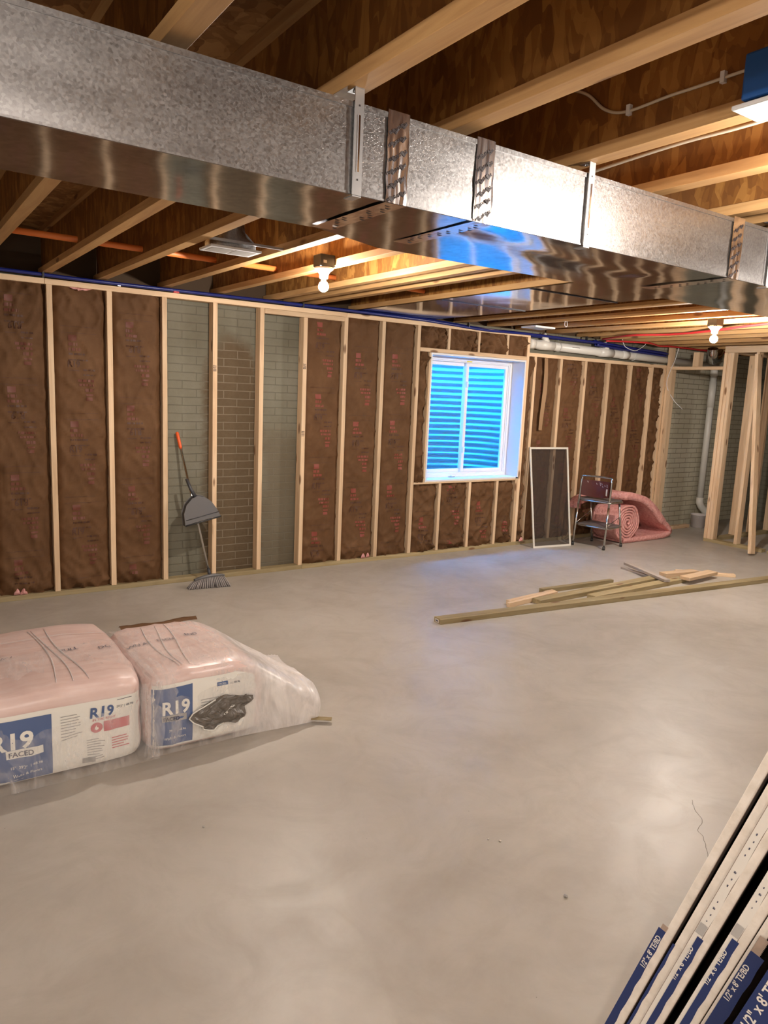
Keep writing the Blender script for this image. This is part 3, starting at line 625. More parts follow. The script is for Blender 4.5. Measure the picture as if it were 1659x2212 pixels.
# cables
def cable(name, pts, r, m_, lab, cat='cable'): link(name, MB().tube(wob(pts), r, m_, 6), None, pts[0], lab, cat)
xw = 1.8718-.03+.008
cable('white_cable', [(1.829, -3.90, 2.60), (1.831, -3.98, 2.565), (1.831, -4.05, 2.53), (1.831, -4.12, 2.47), (1.831, -4.20, 2.443), (1.831, -4.35, 2.445), (1.831, -4.5, 2.443), (1.831, -5.2, 2.44), (1.831, -6, 2.44)], .0045, 'cable_white', 'thin white electrical cable stapled to the joist left of the blue box')
mb = MB()
for y in (-4.21, -4.5): mb.box((1.823, y-.006, 2.430), (1.8368, y+.006, 2.458), 'white_paint')
link('cable_staple', mb, None, (1.83, -4.3, 2.45), 'small pale staples holding the white cable to the joist', 'staple', kind='stuff')
cable('white_cable', [(2.256, -3.5, 2.45), (2.25, -3.8, 2.462), (2.245, -4.1, 2.47), (2.24, -4.4, 2.466), (2.24, -5, 2.49), (2.24, -6, 2.49)], .006, 'cable_white', 'pale cable sagging along the lit joist web above the right part of the duct')
cable('white_cable', [(8.18, -.12, 2.31), (8.17, -.09, 2.16), (8.145, -.06, 2.04), (8.14, -.03, 1.86), (8.19, -.11, 1.68), (8.30, -.16, 1.58), (8.42, -.1, 1.56)], .004, 'white_paint', 'thin white wire dangling down the corner post above the pink roll')
cable('white_cable', [(7.05, -.15, 2.33), (7.1, -.16, 2.25), (7.25, -.18, 2.215), (7.4, -.16, 2.26), (7.5, -.15, 2.32)], .004, 'white_paint', 'short white wire loop hanging over the end of the drain pipe')
cable('white_loop', [(5.26, -.9, ZJ+.004), (5.255, -.9, 2.30), (5.265, -.91, 2.28), (5.28, -.91, 2.30), (5.28, -.9, ZJ+.004)], .003, 'white_paint', 'small white wire loop hanging from a joist right of the metal panels')
# blue box upper right
root = thing('blue_box', (1.83, -4.75, ZJ), 'blue plastic electrical box with a white bottom plate under the joist at the right edge', 'electrical box')
part('body', MB().box((1.755, -5.05, ZJ+.008), (1.81, -4.60, ZJ+.115), 'blue_plastic', bev=.006), root)
part('mounting_plate', MB().box((1.745, -5.1, ZJ-.012), (1.862, -4.585, ZJ-.001), 'white_paint', bev=.003), root)

# ================================================================ lamps
def lamp(x, y, ztop, label, box, group=None, glow='bulb_glow'):
    root = thing('ceiling_lamp', (x, y, ztop), label, 'lamp', group)
    z = ztop
    if box:
        part('junction_box', MB().box((x-.05, y-.045, z), (x+.05, y+.045, z+.07), 'black_plastic', bev=.006).box((x-.03, y-.0465, z+.02), (x-.008, y-.045, z+.036), 'worn').box((x+.045, y-.02, z+.01), (x+.07, y+.02, z+.03), 'black_plastic'), root)
    part('socket', MB().lathe([(.0, 0), (.055, 0), (.055, -.01), (.04, -.02), (.026, -.04), (.024, -.062), (.0, -.062)], 'white_porcelain', (x, y, z), 24), root)
    prof = [(.014, -.055), (.015, -.07), (.022, -.085)]
    part('bulb_neck', MB().lathe(prof, 'white_porcelain', (x, y, z), 20), root)
    mb = MB(); R = .030; pr_ = [(.022, -.085)]
    for k in range(1, 10): a = math.radians(40+140*k/9); pr_.append((max(R*math.sin(a), 0), -.108+R*math.cos(a)))
    mb.lathe(pr_, glow, (x, y, z), 20); part('bulb', mb, root)
    return root
lamp(2.19, -1.803, 2.318, 'glowing bare bulb in a white socket on a black box, left of centre', True)
lamp(5.76, -2.09, 2.275, 'glowing bare bulb in a white socket at the far right under the joists', False, glow='bulb_glow_far')
part_ = MB().box((5.708, -2.13, 2.27), (5.81, -2.05, 2.33), 'black_plastic'); link('junction_box', part_, None, (5.76, -2.09, 2.275), 'dark junction box above the far right bulb', 'electrical box')
lamp(2.19, -4.78, 2.318, 'bare bulb just past the right edge of the photo, above the drywall sheets', False, glow='bulb_glow_near')
lamp(-1.0, -6.3, 2.30, 'bare bulb left of the camera, out of the photo', False, glow='bulb_glow_far')
lamp(.45, -7.6, 2.30, 'bare bulb behind the camera', False)
lamp(5.76, -5.4, 2.30, 'bare bulb right of the camera, far past the right edge', False)

# ================================================================ corner door opening + partitions
G = 'framing of the corner closet'
lumber('door_post', (8.15, -.04, ZP), (8.239, -.001, ZJ-.002), 'pine_z', 'corner post stud standing against the wall behind the pink roll', 'stud', G)
lumber('door_post', (8.15, -.08, ZP), (8.239, -.042, 2.042), 'pine_z', 'jack stud at the left side of the closet opening, in front of the corner post', 'stud', G)
lumber('door_header', (8.15, -.748, 2.044), (8.239, -.042, 2.082), 'pine_y', 'flat pine header board across the top of the closet opening', 'header', G)
lumber('cripple_stud', (8.15, -.43, 2.083), (8.239, -.35, ZJ-.08), 'pine_z', 'short pine block above the closet opening header', 'stud', G)
for i, (y, lab) in enumerate(((-.786, 'pine stud at the right side of the closet opening, nearest the opening'), (-.8275, 'middle stud of the tripled posts right of the closet opening'), (-.869, 'stained outer stud of the tripled posts right of the closet opening'),
                             (-1.168, 'bright pine stud with dark stamped marks, between the tripled posts and the leaning stud'), (-1.61, 'dark pine stud just behind the leaning stud'), (-1.70, 'pine stud at the right edge of the photo next to the leaning stud'), (-2.06, 'pine partition stud past the right edge of the photo'), (-2.47, 'pine partition stud furthest past the right edge of the photo'))):
    lumber('partition_stud', (8.15+(.006 if i == 1 else 0), y, ZP), (8.239, y+.037, 2.236), 'pine_z', lab, 'stud', G)
lumber('bottom_plate', (8.15, -1.47, 0), (8.239, -.75, ZP), 'treated_y', 'treated bottom plate under the tripled posts right of the closet opening', 'plate', G)
lumber('bottom_plate', (8.15, -2.9, 0), (8.239, -1.53, ZP), 'treated_y', 'treated bottom plate at the right edge of the photo behind the leaning stud', 'plate', G)
lumber('top_plate', (8.15, -2.9, 2.237), (8.239, -.75, 2.312), 'pine_y', 'doubled pine top plate over the partition studs at the right edge', 'plate', G)
for i, x in enumerate((8.72, 9.12, 9.53, 9.93)):
    lumber('rear_stud', (x, -.82, ZP), (x+.038, -.731, 2.236), 'pine_z', '%s rear closet stud seen between the partition studs, counting away from the opening' % ORD[i], 'stud', 'rear closet studs')
lumber('bottom_plate', (8.241, -.82, 0), (10.3, -.731, ZP), 'treated_x', 'treated bottom plate of the rear closet wall, behind the partition', 'plate', G)
lumber('top_plate', (8.241, -.82, 2.237), (10.3, -.731, 2.275), 'pine_x', 'top plate of the rear closet wall, behind the partition', 'plate', G)
# leaning loose stud
p0 = Vector((7.885, -1.50, .018)); p1 = Vector((8.128, -1.17, 2.21)); d = (p1-p0).normalized(); sd = Vector((0, -1, 0)); sd = (sd-d*sd.dot(d)).normalized(); nr = d.cross(sd)
M = Matrix.Identity(4)
for i in range(3): M[i][0] = sd[i]; M[i][1] = nr[i]; M[i][2] = d[i]; M[i][3] = p0[i]
link('loose_stud', MB().box((-.019, -.044, 0), (.019, .044, (p1-p0).length), 'pine_z', M, bev=.002), None, p0, 'loose bright pine stud leaning against the partition at the right edge', 'board')
# blocks + bucket in closet
lumber('wood_block', (8.50, -.10, 0), (8.86, -.03, .042), 'pine_x', 'short pine offcut lying on the floor inside the corner closet', 'board')
lumber('wood_block', (8.42, -.035, .0), (8.70, .02, .028), 'grey_wood', 'thin weathered offcut behind the pine block in the corner closet', 'board')
mb = MB().lathe([(0, .002), (.085, .002), (.10, .17), (.104, .17), (.104, .178), (.096, .178), (.083, .01), (0, .01)], 'film_dense', (9.0, -.13, 0), 24)
root = thing('bucket', (9.0, -.13, 0), 'translucent white plastic bucket on the closet floor beside the pipe elbow', 'bucket')
part('body', mb, root); part('handle', MB().tube([(9.0+.104*math.cos(a), -.13-.06, .165-.08*math.sin(a)) for a in [math.pi*k/12 for k in range(13)]], .002, 'worn', 6), root)
# foil flex duct in corner
mb = MB(); pts = wob([(8.62, -.30, 2.33), (8.66, -.28, 2.25), (8.80, -.20, 2.21), (8.98, -.14, 2.24), (9.05, -.12, 2.33)], 10)
mb.tube(pts, [.06+.006*(i % 2) for i in range(len(pts))], 'foil_shiny', 16); link('flex_duct', mb, None, (8.8, -.2, 2.2), 'crinkled silver flexible duct drooping above the closet opening', 'duct')
mb = MB(); mb.tube([(8.75, -1.45, 2.34), (8.8, -1.42, 2.2), (8.9, -1.38, 2.12), (9.0, -1.35, 2.08)], .06, 'galvanized', 16); link('vent_elbow', mb, None, (8.8, -1.4, 2.1), 'galvanized duct elbow at the right edge behind the leaning stud', 'duct')

# ================================================================ broom and dustpan
root = thing('broom', (2.10, -.22, 0), 'grey angled broom with orange grip leaning on the brick wall', 'broom')
A = Vector((2.107, -.205, .115)); B = Vector((1.942, .082, 1.225)); dv = (B-A).normalized()
part('handle', MB().tube([A, B-dv*.10], .0095, 'chrome', 12), root, 'slim metal handle')
part('grip', MB().tube([B-dv*.135, B-dv*.12, B-dv*.01, B], [.011, .013, .0135, .009], 'orange_plastic', 12).box((B.x-.004, B.y-.016, B.z-.03), (B.x+.004, B.y-.011, B.z-.012), 'dark_plastic'), root, 'orange plastic grip')
part('socket', MB().tube([A-dv*.03, A+dv*.03], .014, 'dark_plastic', 12), root)
hc = Vector((2.105, -.215, .088))
mb = MB()
def head(u, v):
    a = -1+2*u; x = hc.x+a*.118; an = 2*math.pi*v; h = .016*(1-.6*a*a); 
    return Vector((x, hc.y-.02*a+math.cos(an)*.018, hc.z+.014*a-.012*a*a+math.sin(an)*h))
mb.grid(head, 20, 12, 'grey_plastic'); part('head', mb, root, 'grey curved plastic head')
mb = MB(); rnd = random.Random(4)
for i in range(58):
    for j in range(3):
        a = -1+2*i/57; p = Vector((hc.x+a*.112, hc.y-.02*a+(j-1)*.010, hc.z+.014*a-.012*a*a-.006))
        q = Vector((p.x+a*.055+rnd.uniform(-.004, .004)-.012, p.y-.03-.012*(1-j)+rnd.uniform(-.004, .004), .003))
        mb.tube([p, p*.5+q*.5+Vector((0, 0, .004)), q], [.0032, .0036, .0044], 'bristle' if (i+j) % 3 else 'bristle_tip', 5)
part('bristles', mb, root, kind='stuff')
root = thing('dustpan', (2.06, -.12, .55), 'dark grey dustpan clipped upside down onto the broom handle', 'dustpan')
# local plane of pan: faces the room
def pan(x, z, o=0): return Vector((x, -.165+ (z-.6)*.12 - o, z))
def half(u):   # outline of the rounded part, from left bottom to right bottom
    P = [(1.921, .500), (1.914, .594), (1.938, .665), (1.985, .715), (2.03, .735), (2.085, .725), (2.14, .69), (2.186, .627), (2.218, .562)]
    k = u*(len(P)-1); i = min(int(k), len(P)-2); f = k-i
    return (P[i][0]*(1-f)+P[i+1][0]*f, P[i][1]*(1-f)+P[i+1][1]*f)
out = [half(k/24) for k in range(25)]; cxx, czz = 2.067, .55
mb = MB(); vs = [pan(x, z) for x, z in out]; n_ = len(vs)
cen = [pan(cxx+(x-cxx)*.5, czz+(z-czz)*.5) for x, z in out]
mb.add(vs+cen, [(i, i+1, n_+i+1, n_+i) for i in range(n_-1)]+[tuple(n_+i for i in range(n_))], 'grey_plastic')
mb.add([pan(x, z, -.05) for x, z in out]+vs, [(i+1, i, n_+i, n_+i+1) for i in range(n_-1)], 'dark_plastic', True)   # rim going back
mb.add([pan(cxx+(x-cxx)*1.03, czz+(z-czz)*1.03, -.052) for x, z in out]+[pan(x, z, -.048) for x, z in out], [(i, i+1, n_+i+1, n_+i) for i in range(n_-1)], 'grey_plastic')
part('tray', mb, root)
mb = MB(); mb.tube([pan(1.921, .502, .002), pan(2.218, .564, .002)], .006, 'black_plastic', 6); mb.tube([pan(1.93, .545, .001), pan(2.205, .604, .001)], .0035, 'dark_plastic', 6); part('rubber_lip', mb, root)
u_ = Vector((2.0, -.125, .86))
part('handle_clip', MB().tube([pan(2.02, .72, -.02), Vector((1.985, -.115, .79)), Vector((1.962, -.085, .865))], [.016, .013, .012], 'dark_plastic', 10), root)

# ================================================================ window screen
bl_ = Vector((5.80, -.205, .0)); br_ = Vector((6.32, -.275, 0)); tl_ = Vector((5.825, -.012, 1.09)); tr_ = Vector((6.43, -.02, 1.085))
root = thing('window_screen', (6.05, -.24, 0), 'white framed dark insect screen leaning against the studs right of the window', 'window screen')
def sc(u, v, o=0):
    p = (bl_*(1-u)+br_*u)*(1-v)+(tl_*(1-u)+tr_*u)*v; return p+Vector((.1, -1, -.2)).normalized()*o
mb = MB(); fw2 = .035
def strip(u0, v0, u1, v1):
    c = [sc(u0, v0), sc(u1, v0), sc(u1, v1), sc(u0, v1)]; f = [sc(u0, v0, .009), sc(u1, v0, .009), sc(u1, v1, .009), sc(u0, v1, .009)]
    mb.add(c+f, [(0, 1, 2, 3), (7, 6, 5, 4), (0, 4, 5, 1), (1, 5, 6, 2), (2, 6, 7, 3), (3, 7, 4, 0)], 'screen_frame')
strip(0, 0, 1, .018); strip(0, .982, 1, 1); strip(0, .018, fw2, .982); strip(1-fw2, .018, 1, .982); part('frame', mb, root)
part('mesh', MB().grid(lambda u, v: sc(.03+.94*u, .015+.97*v, .004), 6, 8, 'screen_mesh'), root)

# ================================================================ step stool
root = thing('step_stool', (6.6, -.4, 0), 'vintage chrome kitchen step stool chair with dark maroon backrest', 'chair')
L0, L1, Rg0, Rg1 = Vector((6.379, -.256, 0)), Vector((6.437, -.262, .77)), Vector((6.478, -.612, 0)), Vector((6.522, -.605, .77))
FR0, FR1, FL0, FL1 = Vector((6.833, -.563, 0)), Vector((6.735, -.563, .525)), Vector((6.772, -.20, 0)), Vector((6.687, -.205, .525))
tr = .0115
top = [lerp(L0, L1, .93), L1+Vector((.002, -.004, -.005)), L1+Vector((.004, -.03, .022)), Rg1+Vector((.002, .03, .022)), Rg1+Vector((0, .004, -.005)), lerp(Rg0, Rg1, .93)]
part('back_frame', MB().tube([lerp(L0, L1, .60)]+wob(top, 5)+[lerp(Rg0, Rg1, .60)], tr, 'chrome', 12), root)
for nm, a, b in (('back left leg', L0, lerp(L0, L1, .61)), ('back right leg', Rg0, lerp(Rg0, Rg1, .61)), ('r', FR0, FR1), ('l', FL0, FL1)):
    o = part('leg', MB().tube([a+Vector((0, 0, .012)), b], tr, 'chrome', 12), root)
    part('rubber_foot', MB().tube([a, a+Vector((0, 0, .035))], .015, 'black_plastic', 12), o, loc=root['_w'])
mb = MB()
def back(u, v, o):
    a = lerp(L1, L0, .03+.22*v); b = lerp(Rg1, Rg0, .03+.22*v); p = lerp(a, b, .04+.92*u); bow = math.sin(math.pi*u)
    q = p+Vector((.03*bow+o, 0, -.018*bow*v)); return q
mb.grid(lambda u, v: back(u, v, -.006), 14, 8, 'maroon_vinyl'); mb.grid(lambda u, v: back(1-u, v, .008), 14, 8, 'maroon_vinyl')
mb.grid(lambda u, v: back(u, 0, -.006+.014*v), 14, 1, 'maroon_vinyl'); mb.grid(lambda u, v: back(1-u, 1, -.006+.014*v), 14, 1, 'maroon_vinyl')
rnd = random.Random(2)
for _ in range(9):
    u0 = rnd.uniform(.1, .9); v0 = rnd.uniform(.02, .25); mb.add([back(u0, v0, -.0075), back(u0+.012, v0+.02, -.0075), back(u0+.05, v0+.1, -.0075), back(u0+.03, v0+.11, -.0075)], [(0, 1, 2, 3)], 'worn')
mb.add([back(.86, .45, -.0075), back(.93, .45, -.0075), back(.93, .9, -.0075), back(.87, .85, -.0075)], [(0, 1, 2, 3)], 'worn')
part('backrest', mb, root)
def slab(name, pts4, z, th, m_, rail):
    mb = MB(); c = sum((Vector(p) for p in pts4), Vector())/4; rng = []
    for i in range(4):
        p, q, r2 = Vector(pts4[i-1]), Vector(pts4[i]), Vector(pts4[(i+1) % 4])
        for t_ in (0, .25, .5, .75, 1):
            a = lerp(p, q, .86); b = lerp(q, r2, .14); rng.append(lerp(lerp(a, q, t_), lerp(q, b, t_), t_))
    n = len(rng); lo = [Vector((p.x, p.y, z)) for p in rng]; hi = [Vector((p.x, p.y, z+th)) for p in rng]
    hi2 = [Vector((c.x+(p.x-c.x)*.94, c.y+(p.y-c.y)*.94, z+th+.006)) for p in rng]
    mb.add(lo+hi+hi2, [tuple(range(n))[::-1]]+[(i, (i+1) % n, n+(i+1) % n, n+i) for i in range(n)]+[(n+i, n+(i+1) % n, 2*n+(i+1) % n, 2*n+i) for i in range(n)]+[tuple(2*n+i for i in range(n))], m_)
    o = part(name, mb, root)
    part('metal_rim', MB().tube(lo+[lo[0]], rail, 'chrome', 8), o, loc=root['_w'])
slab('seat', [(6.425, -.235, 0), (6.50, -.63, 0), (6.76, -.60, 0), (6.70, -.185, 0)], .520, .018, 'step_rubber', .011)
slab('step', [(6.42, -.245, 0), (6.495, -.625, 0), (6.80, -.585, 0), (6.745, -.185, 0)], .235, .012, 'step_rubber', .010)
mb = MB()
for a, b, c_ in ((lerp(L0, L1, .33), lerp(L0, L1, .33)+Vector((.10, 0, .11)), lerp(FL0, FL1, .72)), (lerp(Rg0, Rg1, .33), lerp(Rg0, Rg1, .33)+Vector((.10, 0, .10)), lerp(FR0, FR1, .66))): mb.tube([a, c_], .004, 'chrome', 6)
part('brace', mb, root)

# ================================================================ pink insulation roll
def ribbon(mb, path, th, y0, y1, amp, seed, yf=None):
    path = [Vector((x, 0, z)) for x, z in path]; n = len(path); nrm = []
    for i in range(n):
        d = (path[min(i+1, n-1)]-path[max(i-1, 0)]).normalized(); nrm.append(Vector((-d.z, 0, d.x)))
    ths = th if isinstance(th, (list, tuple)) else [th]*n
    J = 12
    def pt(i, j, s_):
        ya = yf(path[i].x, path[i].z) if yf else y0
        y = ya+(y1-ya)*j/J; p = path[i]+nrm[i]*s_*ths[i]/2; nn = noise.noise(Vector((p.x*14, y*10, p.z*14+seed)))*amp
        yy = y+noise.noise(Vector((p.x*22, p.z*22, seed)))*.008*(1 if j in (0, J) else 0)+(.006*(abs(s_)) if j == 0 else 0)
        return Vector((p.x+nrm[i].x*nn*s_, yy, max(.003, p.z+nrm[i].z*nn*s_)))
    W = J+1; vs = [pt(i, j, 1) for i in range(n) for j in range(W)]+[pt(i, j, -1) for i in range(n) for j in range(W)]
    fs = []
    for i in range(n-1):
        for j in range(J):
            a = i*W+j; fs.append((a, a+1, a+W+1, a+W)); b = n*W+a; fs.append((b+W, b+W+1, b+1, b))
        a = i*W; b = n*W+a; fs.append((a+W, b+W, b, a)); a += J; b += J; fs.append((a, b, b+W, a+W))
    for i in (0, n-1):
        for j in range(J): a = i*W+j; b = n*W+a; fs.append((a, b, b+1, a+1) if i else (a+1, b+1, b, a))
    mb.add(vs, fs, 'pink_fiber', True)
root = thing('insulation_roll', (7.1, -.28, 0), 'loosely rolled pink fibreglass insulation lying on the floor behind the step stool', 'insulation')
cx2, cz2 = 7.075, .236; path = []; thk = []
T_ = 6.0
N_ = 210
for i in range(N_+1):
    a = i/N_*T_*2*math.pi; r = .022+(.218-.022)*(i/N_)**.95; r += .006*math.sin(a*5.0+1)*(i/N_)
    an = -math.pi/2 - (T_*2*math.pi-a)       # ends at the bottom moving right
    path.append((cx2+r*1.0*math.cos(an), cz2+r*math.sin(an))); thk.append(.0225)
mb = MB(); ribbon(mb, path, thk, -.46, -.09, .002, 1); part('roll', mb, root)
k_ = wob([(7.00, 0, .030), (7.15, 0, .030), (7.35, 0, .030), (7.60, 0, .032), (7.80, 0, .040), (7.91, 0, .075), (7.86, 0, .135), (7.72, 0, .235), (7.55, 0, .37), (7.38, 0, .475), (7.20, 0, .53), (7.02, 0, .555), (6.90, 0, .545), (6.80, 0, .52), (6.70, 0, .50), (6.62, 0, .48), (6.565, 0, .44), (6.555, 0, .39)], 6)
pth = [(p.x, p.z) for p in k_]; n = len(pth); th = []
for i, (x, z) in enumerate(pth): th.append(.045 if x < 7.1 and i < 15 else (.05 if x > 7.8 else (.085 if z > .2 else .055)))
mb = MB(); ribbon(mb, pth, th, -.47, -.03, .008, 5, lambda x, z: -.47 if (x > 6.98 or z < .2) else -.47+.33*min(1, (6.98-x)/.12)); part('flap', mb, root)

# ================================================================ lumber on floor
def board(p0, p1, wd, th, m_, label, z=0.0, z1=None, name='lumber_board', cat='board', grp='scrap lumber lying on the floor'):
    p0 = Vector((p0[0], p0[1], z+th/2)); p1 = Vector((p1[0], p1[1], (z if z1 is None else z1)+th/2)); d = (p1-p0).normalized(); sd = Vector((-d.y, d.x, 0)).normalized(); nn = d.cross(sd)
    M = Matrix.Identity(4)
    for i in range(3): M[i][0] = d[i]; M[i][1] = sd[i]; M[i][2] = nn[i]; M[i][3] = p0[i]
    L_ = (p1-p0).length
    o = bpy.data.objects.new(name, None)
    mb = MB().box((0, -wd/2, -th/2), (L_, wd/2, th/2), m_, bev=.0025); me = bpy.data.meshes.new(name); me.from_pydata([tuple(v) for v in mb.v], [], mb.f)
    me.materials.append(MATS[m_]); o = bpy.data.objects.new(name, me); C.objects.link(o); o.matrix_world = M; tag(o, label, cat, grp); return o
lb = board((3.19, -1.815), (7.0, -2.255), .089, .038, 'treated_x', 'longest greenish treated board on the floor, nearest the camera')
mb = MB().box((-.0015, -.02, -.013), (-.0005, .03, .012), 'tape_white').box((-.002, -.01, -.006), (-.0014, .02, .004), 'ink'); me = bpy.data.meshes.new('end_tag'); me.from_pydata([tuple(v) for v in mb.v], [], mb.f)
for k in mb.mats: me.materials.append(MATS[k])
me.polygons.foreach_set('material_index', mb.mi); eo = bpy.data.objects.new('end_tag', me); C.objects.link(eo); eo.parent = lb
board((3.99, -1.70), (4.58, -1.635), .038, .036, 'pine_x', 'short pale pine strip, rear of the pair at the scrap pile left end')
board((3.94, -1.755), (4.56, -1.68), .036, .038, 'pine_x', 'short pale pine strip, front of the pair at the scrap pile left end')
board((4.50, -1.565), (5.35, -1.62), .045, .038, 'treated_x', 'short greenish treated offcut at the back of the scrap pile')
board((4.22, -1.785), (5.83, -1.735), .089, .038, 'treated_x', 'mid length greenish board in the middle of the scrap pile')
board((4.74, -1.90), (6.05, -1.865), .089, .036, 'treated_x', 'darker greenish board just behind the longest board', .0)
board((5.98, -1.29), (5.735, -1.92), .06, .025, 'grey_wood', 'grey weathered board lying across the other scrap boards', .0385, .0395)
board((5.93, -1.28), (5.88, -1.62), .03, .02, 'grey_wood', 'thin grey strip on the floor under the crossing grey board', .0)
board((6.0, -1.69), (6.42, -1.76), .089, .045, 'pine_x', 'short pine block at the right end of the scrap pile, behind the others', .0)
board((5.97, -1.94), (6.48, -1.90), .10, .03, 'pine_x', 'wide tan scrap board near the right end of the pile', .037, .032)
board((6.30, -1.62), (6.70, -2.0), .06, .028, 'pine_x', 'reddish pine offcut at the far right of the scrap pile', .0)

# ================================================================ bagged insulation bundles
def soft(cx, cy, cz, hx, hy, hz, seed, p=9.0, amp=.010, taper=None):
    def disp(d, q):
        n = noise.noise(q*3.0)*amp*1.3 + (1-abs(noise.noise(Vector((q.x*6+q.y*2.2, q.y*1.3, q.z*6+seed)))))**6*amp*.8
        return n
    def P(a, b, c_):   # a,b,c on unit cube surface
        n_ = (abs(a)**p+abs(b)**p+abs(c_)**p)**(1/p); a, b, c_ = a/n_, b/n_, c_/n_
        q = Vector((cx+a*hx, cy+b*hy, cz+c_*hz)); d = Vector((a/hx, b/hy, c_/hz)).normalized()
        k = 1.0 if c_ > -.8 else 0.2
        q2 = q+d*disp(d, q)*k
        if taper: q2.z *= 1-taper[1]*max(0, min(1, (q2.x-taper[0])/.17))**1.5
        if q2.z < .004: q2.z = .004
        return q2
    return P
def soft_mesh(mb, P, n=(26, 40, 16), m_='pink_wrap'):
    nx, ny, nz = n
    mb.grid(lambda u, v: P(2*u-1, 2*v-1, 1), nx, ny, m_); mb.grid(lambda u, v: P(1-2*u, 2*v-1, -1), nx, ny, m_)
    mb.grid(lambda u, v: P(2*u-1, -1, 2*v-1), nx, nz, m_); mb.grid(lambda u, v: P(1-2*u, 1, 2*v-1), nx, nz, m_)
    mb.grid(lambda u, v: P(1, 2*u-1, 2*v-1), ny, nz, m_); mb.grid(lambda u, v: P(-1, 1-2*u, 2*v-1), ny, nz, m_)
def bundle(x0, x1, y0, y1, h, seed, label, which):
    cx, cy, cz = (x0+x1)/2, (y0+y1)/2, h/2; hx, hy, hz = (x1-x0)/2, (y1-y0)/2, h/2
    P = soft(cx, cy, cz, hx, hy, hz, seed, 9.0, .010, (1.27, .22) if which == 2 else None); root = thing('insulation_bundle', (cx, cy, 0), label, 'insulation bundle', 'pink insulation bundles in plastic')
    mb = MB(); soft_mesh(mb, P); part('wrapped_batts', mb, root)
    def fr(x, z, o=.004):   # point on front surface
        a = (x-cx)/hx; c_ = (z-cz)/hz; p = 7.0; a = max(-.985, min(.985, a)); c_ = max(-.985, min(.985, c_)); p = 9.0
        b = -(max(1-abs(a)**p-abs(c_)**p, .0005))**(1/p)
        n_ = (abs(a)**p+abs(b)**p+abs(c_)**p)**(1/p); s_ = 1/max(abs(a), abs(b), abs(c_)); q = P(a*s_, b*s_, c_*s_); return q+Vector((0, -o, 0))
    def topf(x, y, o=.003):
        a = max(-.98, min(.98, (x-cx)/hx)); b = max(-.98, min(.98, (y-cy)/hy)); p = 9.0; c_ = (max(1-abs(a)**p-abs(b)**p, .0005))**(1/p)
        s_ = 1/max(abs(a), abs(b), abs(c_)); return P(a*s_, b*s_, c_*s_)+Vector((0, 0, o))
    mb = MB()
    R = lambda a, b, c_, d, m_, o=.004: put_rect(mb, a, b, c_, d, m_, lambda q, r: fr(q, r, o), .02)
    T = lambda s_, x, z, sz, m_, o, bold=.02, sx=1.0: put_text(mb, s_, sz, m_, lambda a, b: fr(x+a, z+b, o), bold, sx=sx)
    rnd = random.Random(seed)
    def lines(a, z, w_, n_, dz, h_, m_, o):
        for i in range(n_): R(a, z-i*dz, a+w_*rnd.uniform(.6, 1), z-i*dz+h_, m_, o)
    if which == 1:
        R(.22, .025, .845, .308, 'label_white', .003); R(.22, .03, .487, .288, 'label_blue', .0045)
        T('R19', .268, .178, .086, 'label_white', .0065, .03, 1.12); R(.325, .140, .455, .174, 'label_white', .0058); T('FACED', .332, .146, .028, 'ink', .0075, .02, 1.05)
        T('15"  39\'2"  | 48.96', .335, .095, .016, 'label_white', .006, .0); T('Walls & Floors', .345, .062, .017, 'label_white', .006, .0)
        T('R19', .632, .236, .062, 'label_blue', .0055, .03, 1.0); T('39\'2" | 48.96', .742, .262, .014, 'ink', .0055, .0); T('IN THE RIGHT', .645, .220, .015, 'label_red', .0055, .01)
        R(.69, .165, .80, .212, 'label_red', .0052); c0 = (.662, .188)
        vs, n_ = [], 20
        mb.add([fr(c0[0]+.024*math.cos(2*math.pi*k/n_), c0[1]+.024*math.sin(2*math.pi*k/n_), .006) for k in range(n_)], [tuple(range(n_))[::-1]], 'label_red')
        mb.add([fr(c0[0]+x, c0[1]+z, .0075) for x, z in ((0, -.012), (.008, -.006), (.006, .003), (.002, .0), (.001, .013), (-.006, .003), (-.008, -.006))], [tuple(range(7))[::-1]], 'label_white')
        R(.744, .296, .806, .298, 'ink', .0055)
        lines(.52, .265, .09, 9, .012, .003, 'label_grey', .0055); lines(.62, .135, .07, 9, .010, .003, 'label_grey', .0055); lines(.72, .125, .08, 5, .011, .004, 'label_red', .0055); R(.60, .045, .65, .066, 'label_grey', .0055)
    else:
        R(.872, .03, 1.36, .322, 'label_white', .003); R(.885, .04, 1.062, .305, 'label_blue', .0045)
        T('R19', .925, .185, .082, 'label_white', .0065, .03, .95); R(.925, .150, 1.035, .18, 'label_grey', .0058); T('FACED', .93, .155, .024, 'ink', .0075, .02, 1.0)
        T('39\'2" | 48.96', .955, .10, .015, 'label_white', .006, .0); T('Walls & Floors', .935, .068, .016, 'label_white', .006, .0)
        R(1.174, .270, 1.224, .288, 'label_blue', .0055); T('FACED', 1.178, .274, .012, 'label_white', .007, .01); T('1 | 48.96', 1.235, .27, .013, 'ink', .0055, .0)
        lines(1.10, .22, .12, 6, .012, .003, 'label_grey', .0055)
    part('printed_label', mb, root)
    mb = MB()
    if which == 1:
        def tw(s_, x, y, sz): put_text(mb, s_, sz, 'ink', lambda a, b: topf(x+a, y+b*1.25+a*.02, .004), .005)
        tw('-/\\/--/ /\\--/\\-- /', .27, -2.31, .026); tw('PULL', .60, -2.31, .036); tw('DO', .76, -2.34, .036)
        mb.grid(lambda u, v: topf(.2+.63*u, -2.08-.02*u+.006*v, .006), 20, 1, 'film_dense'); part('top_writing', mb, root)
    else:
        def tw(s_, x, y, sz): put_text(mb, s_, sz, 'ink', lambda a, b: topf(x+a, y+b*1.25+a*.03, .004), .005)
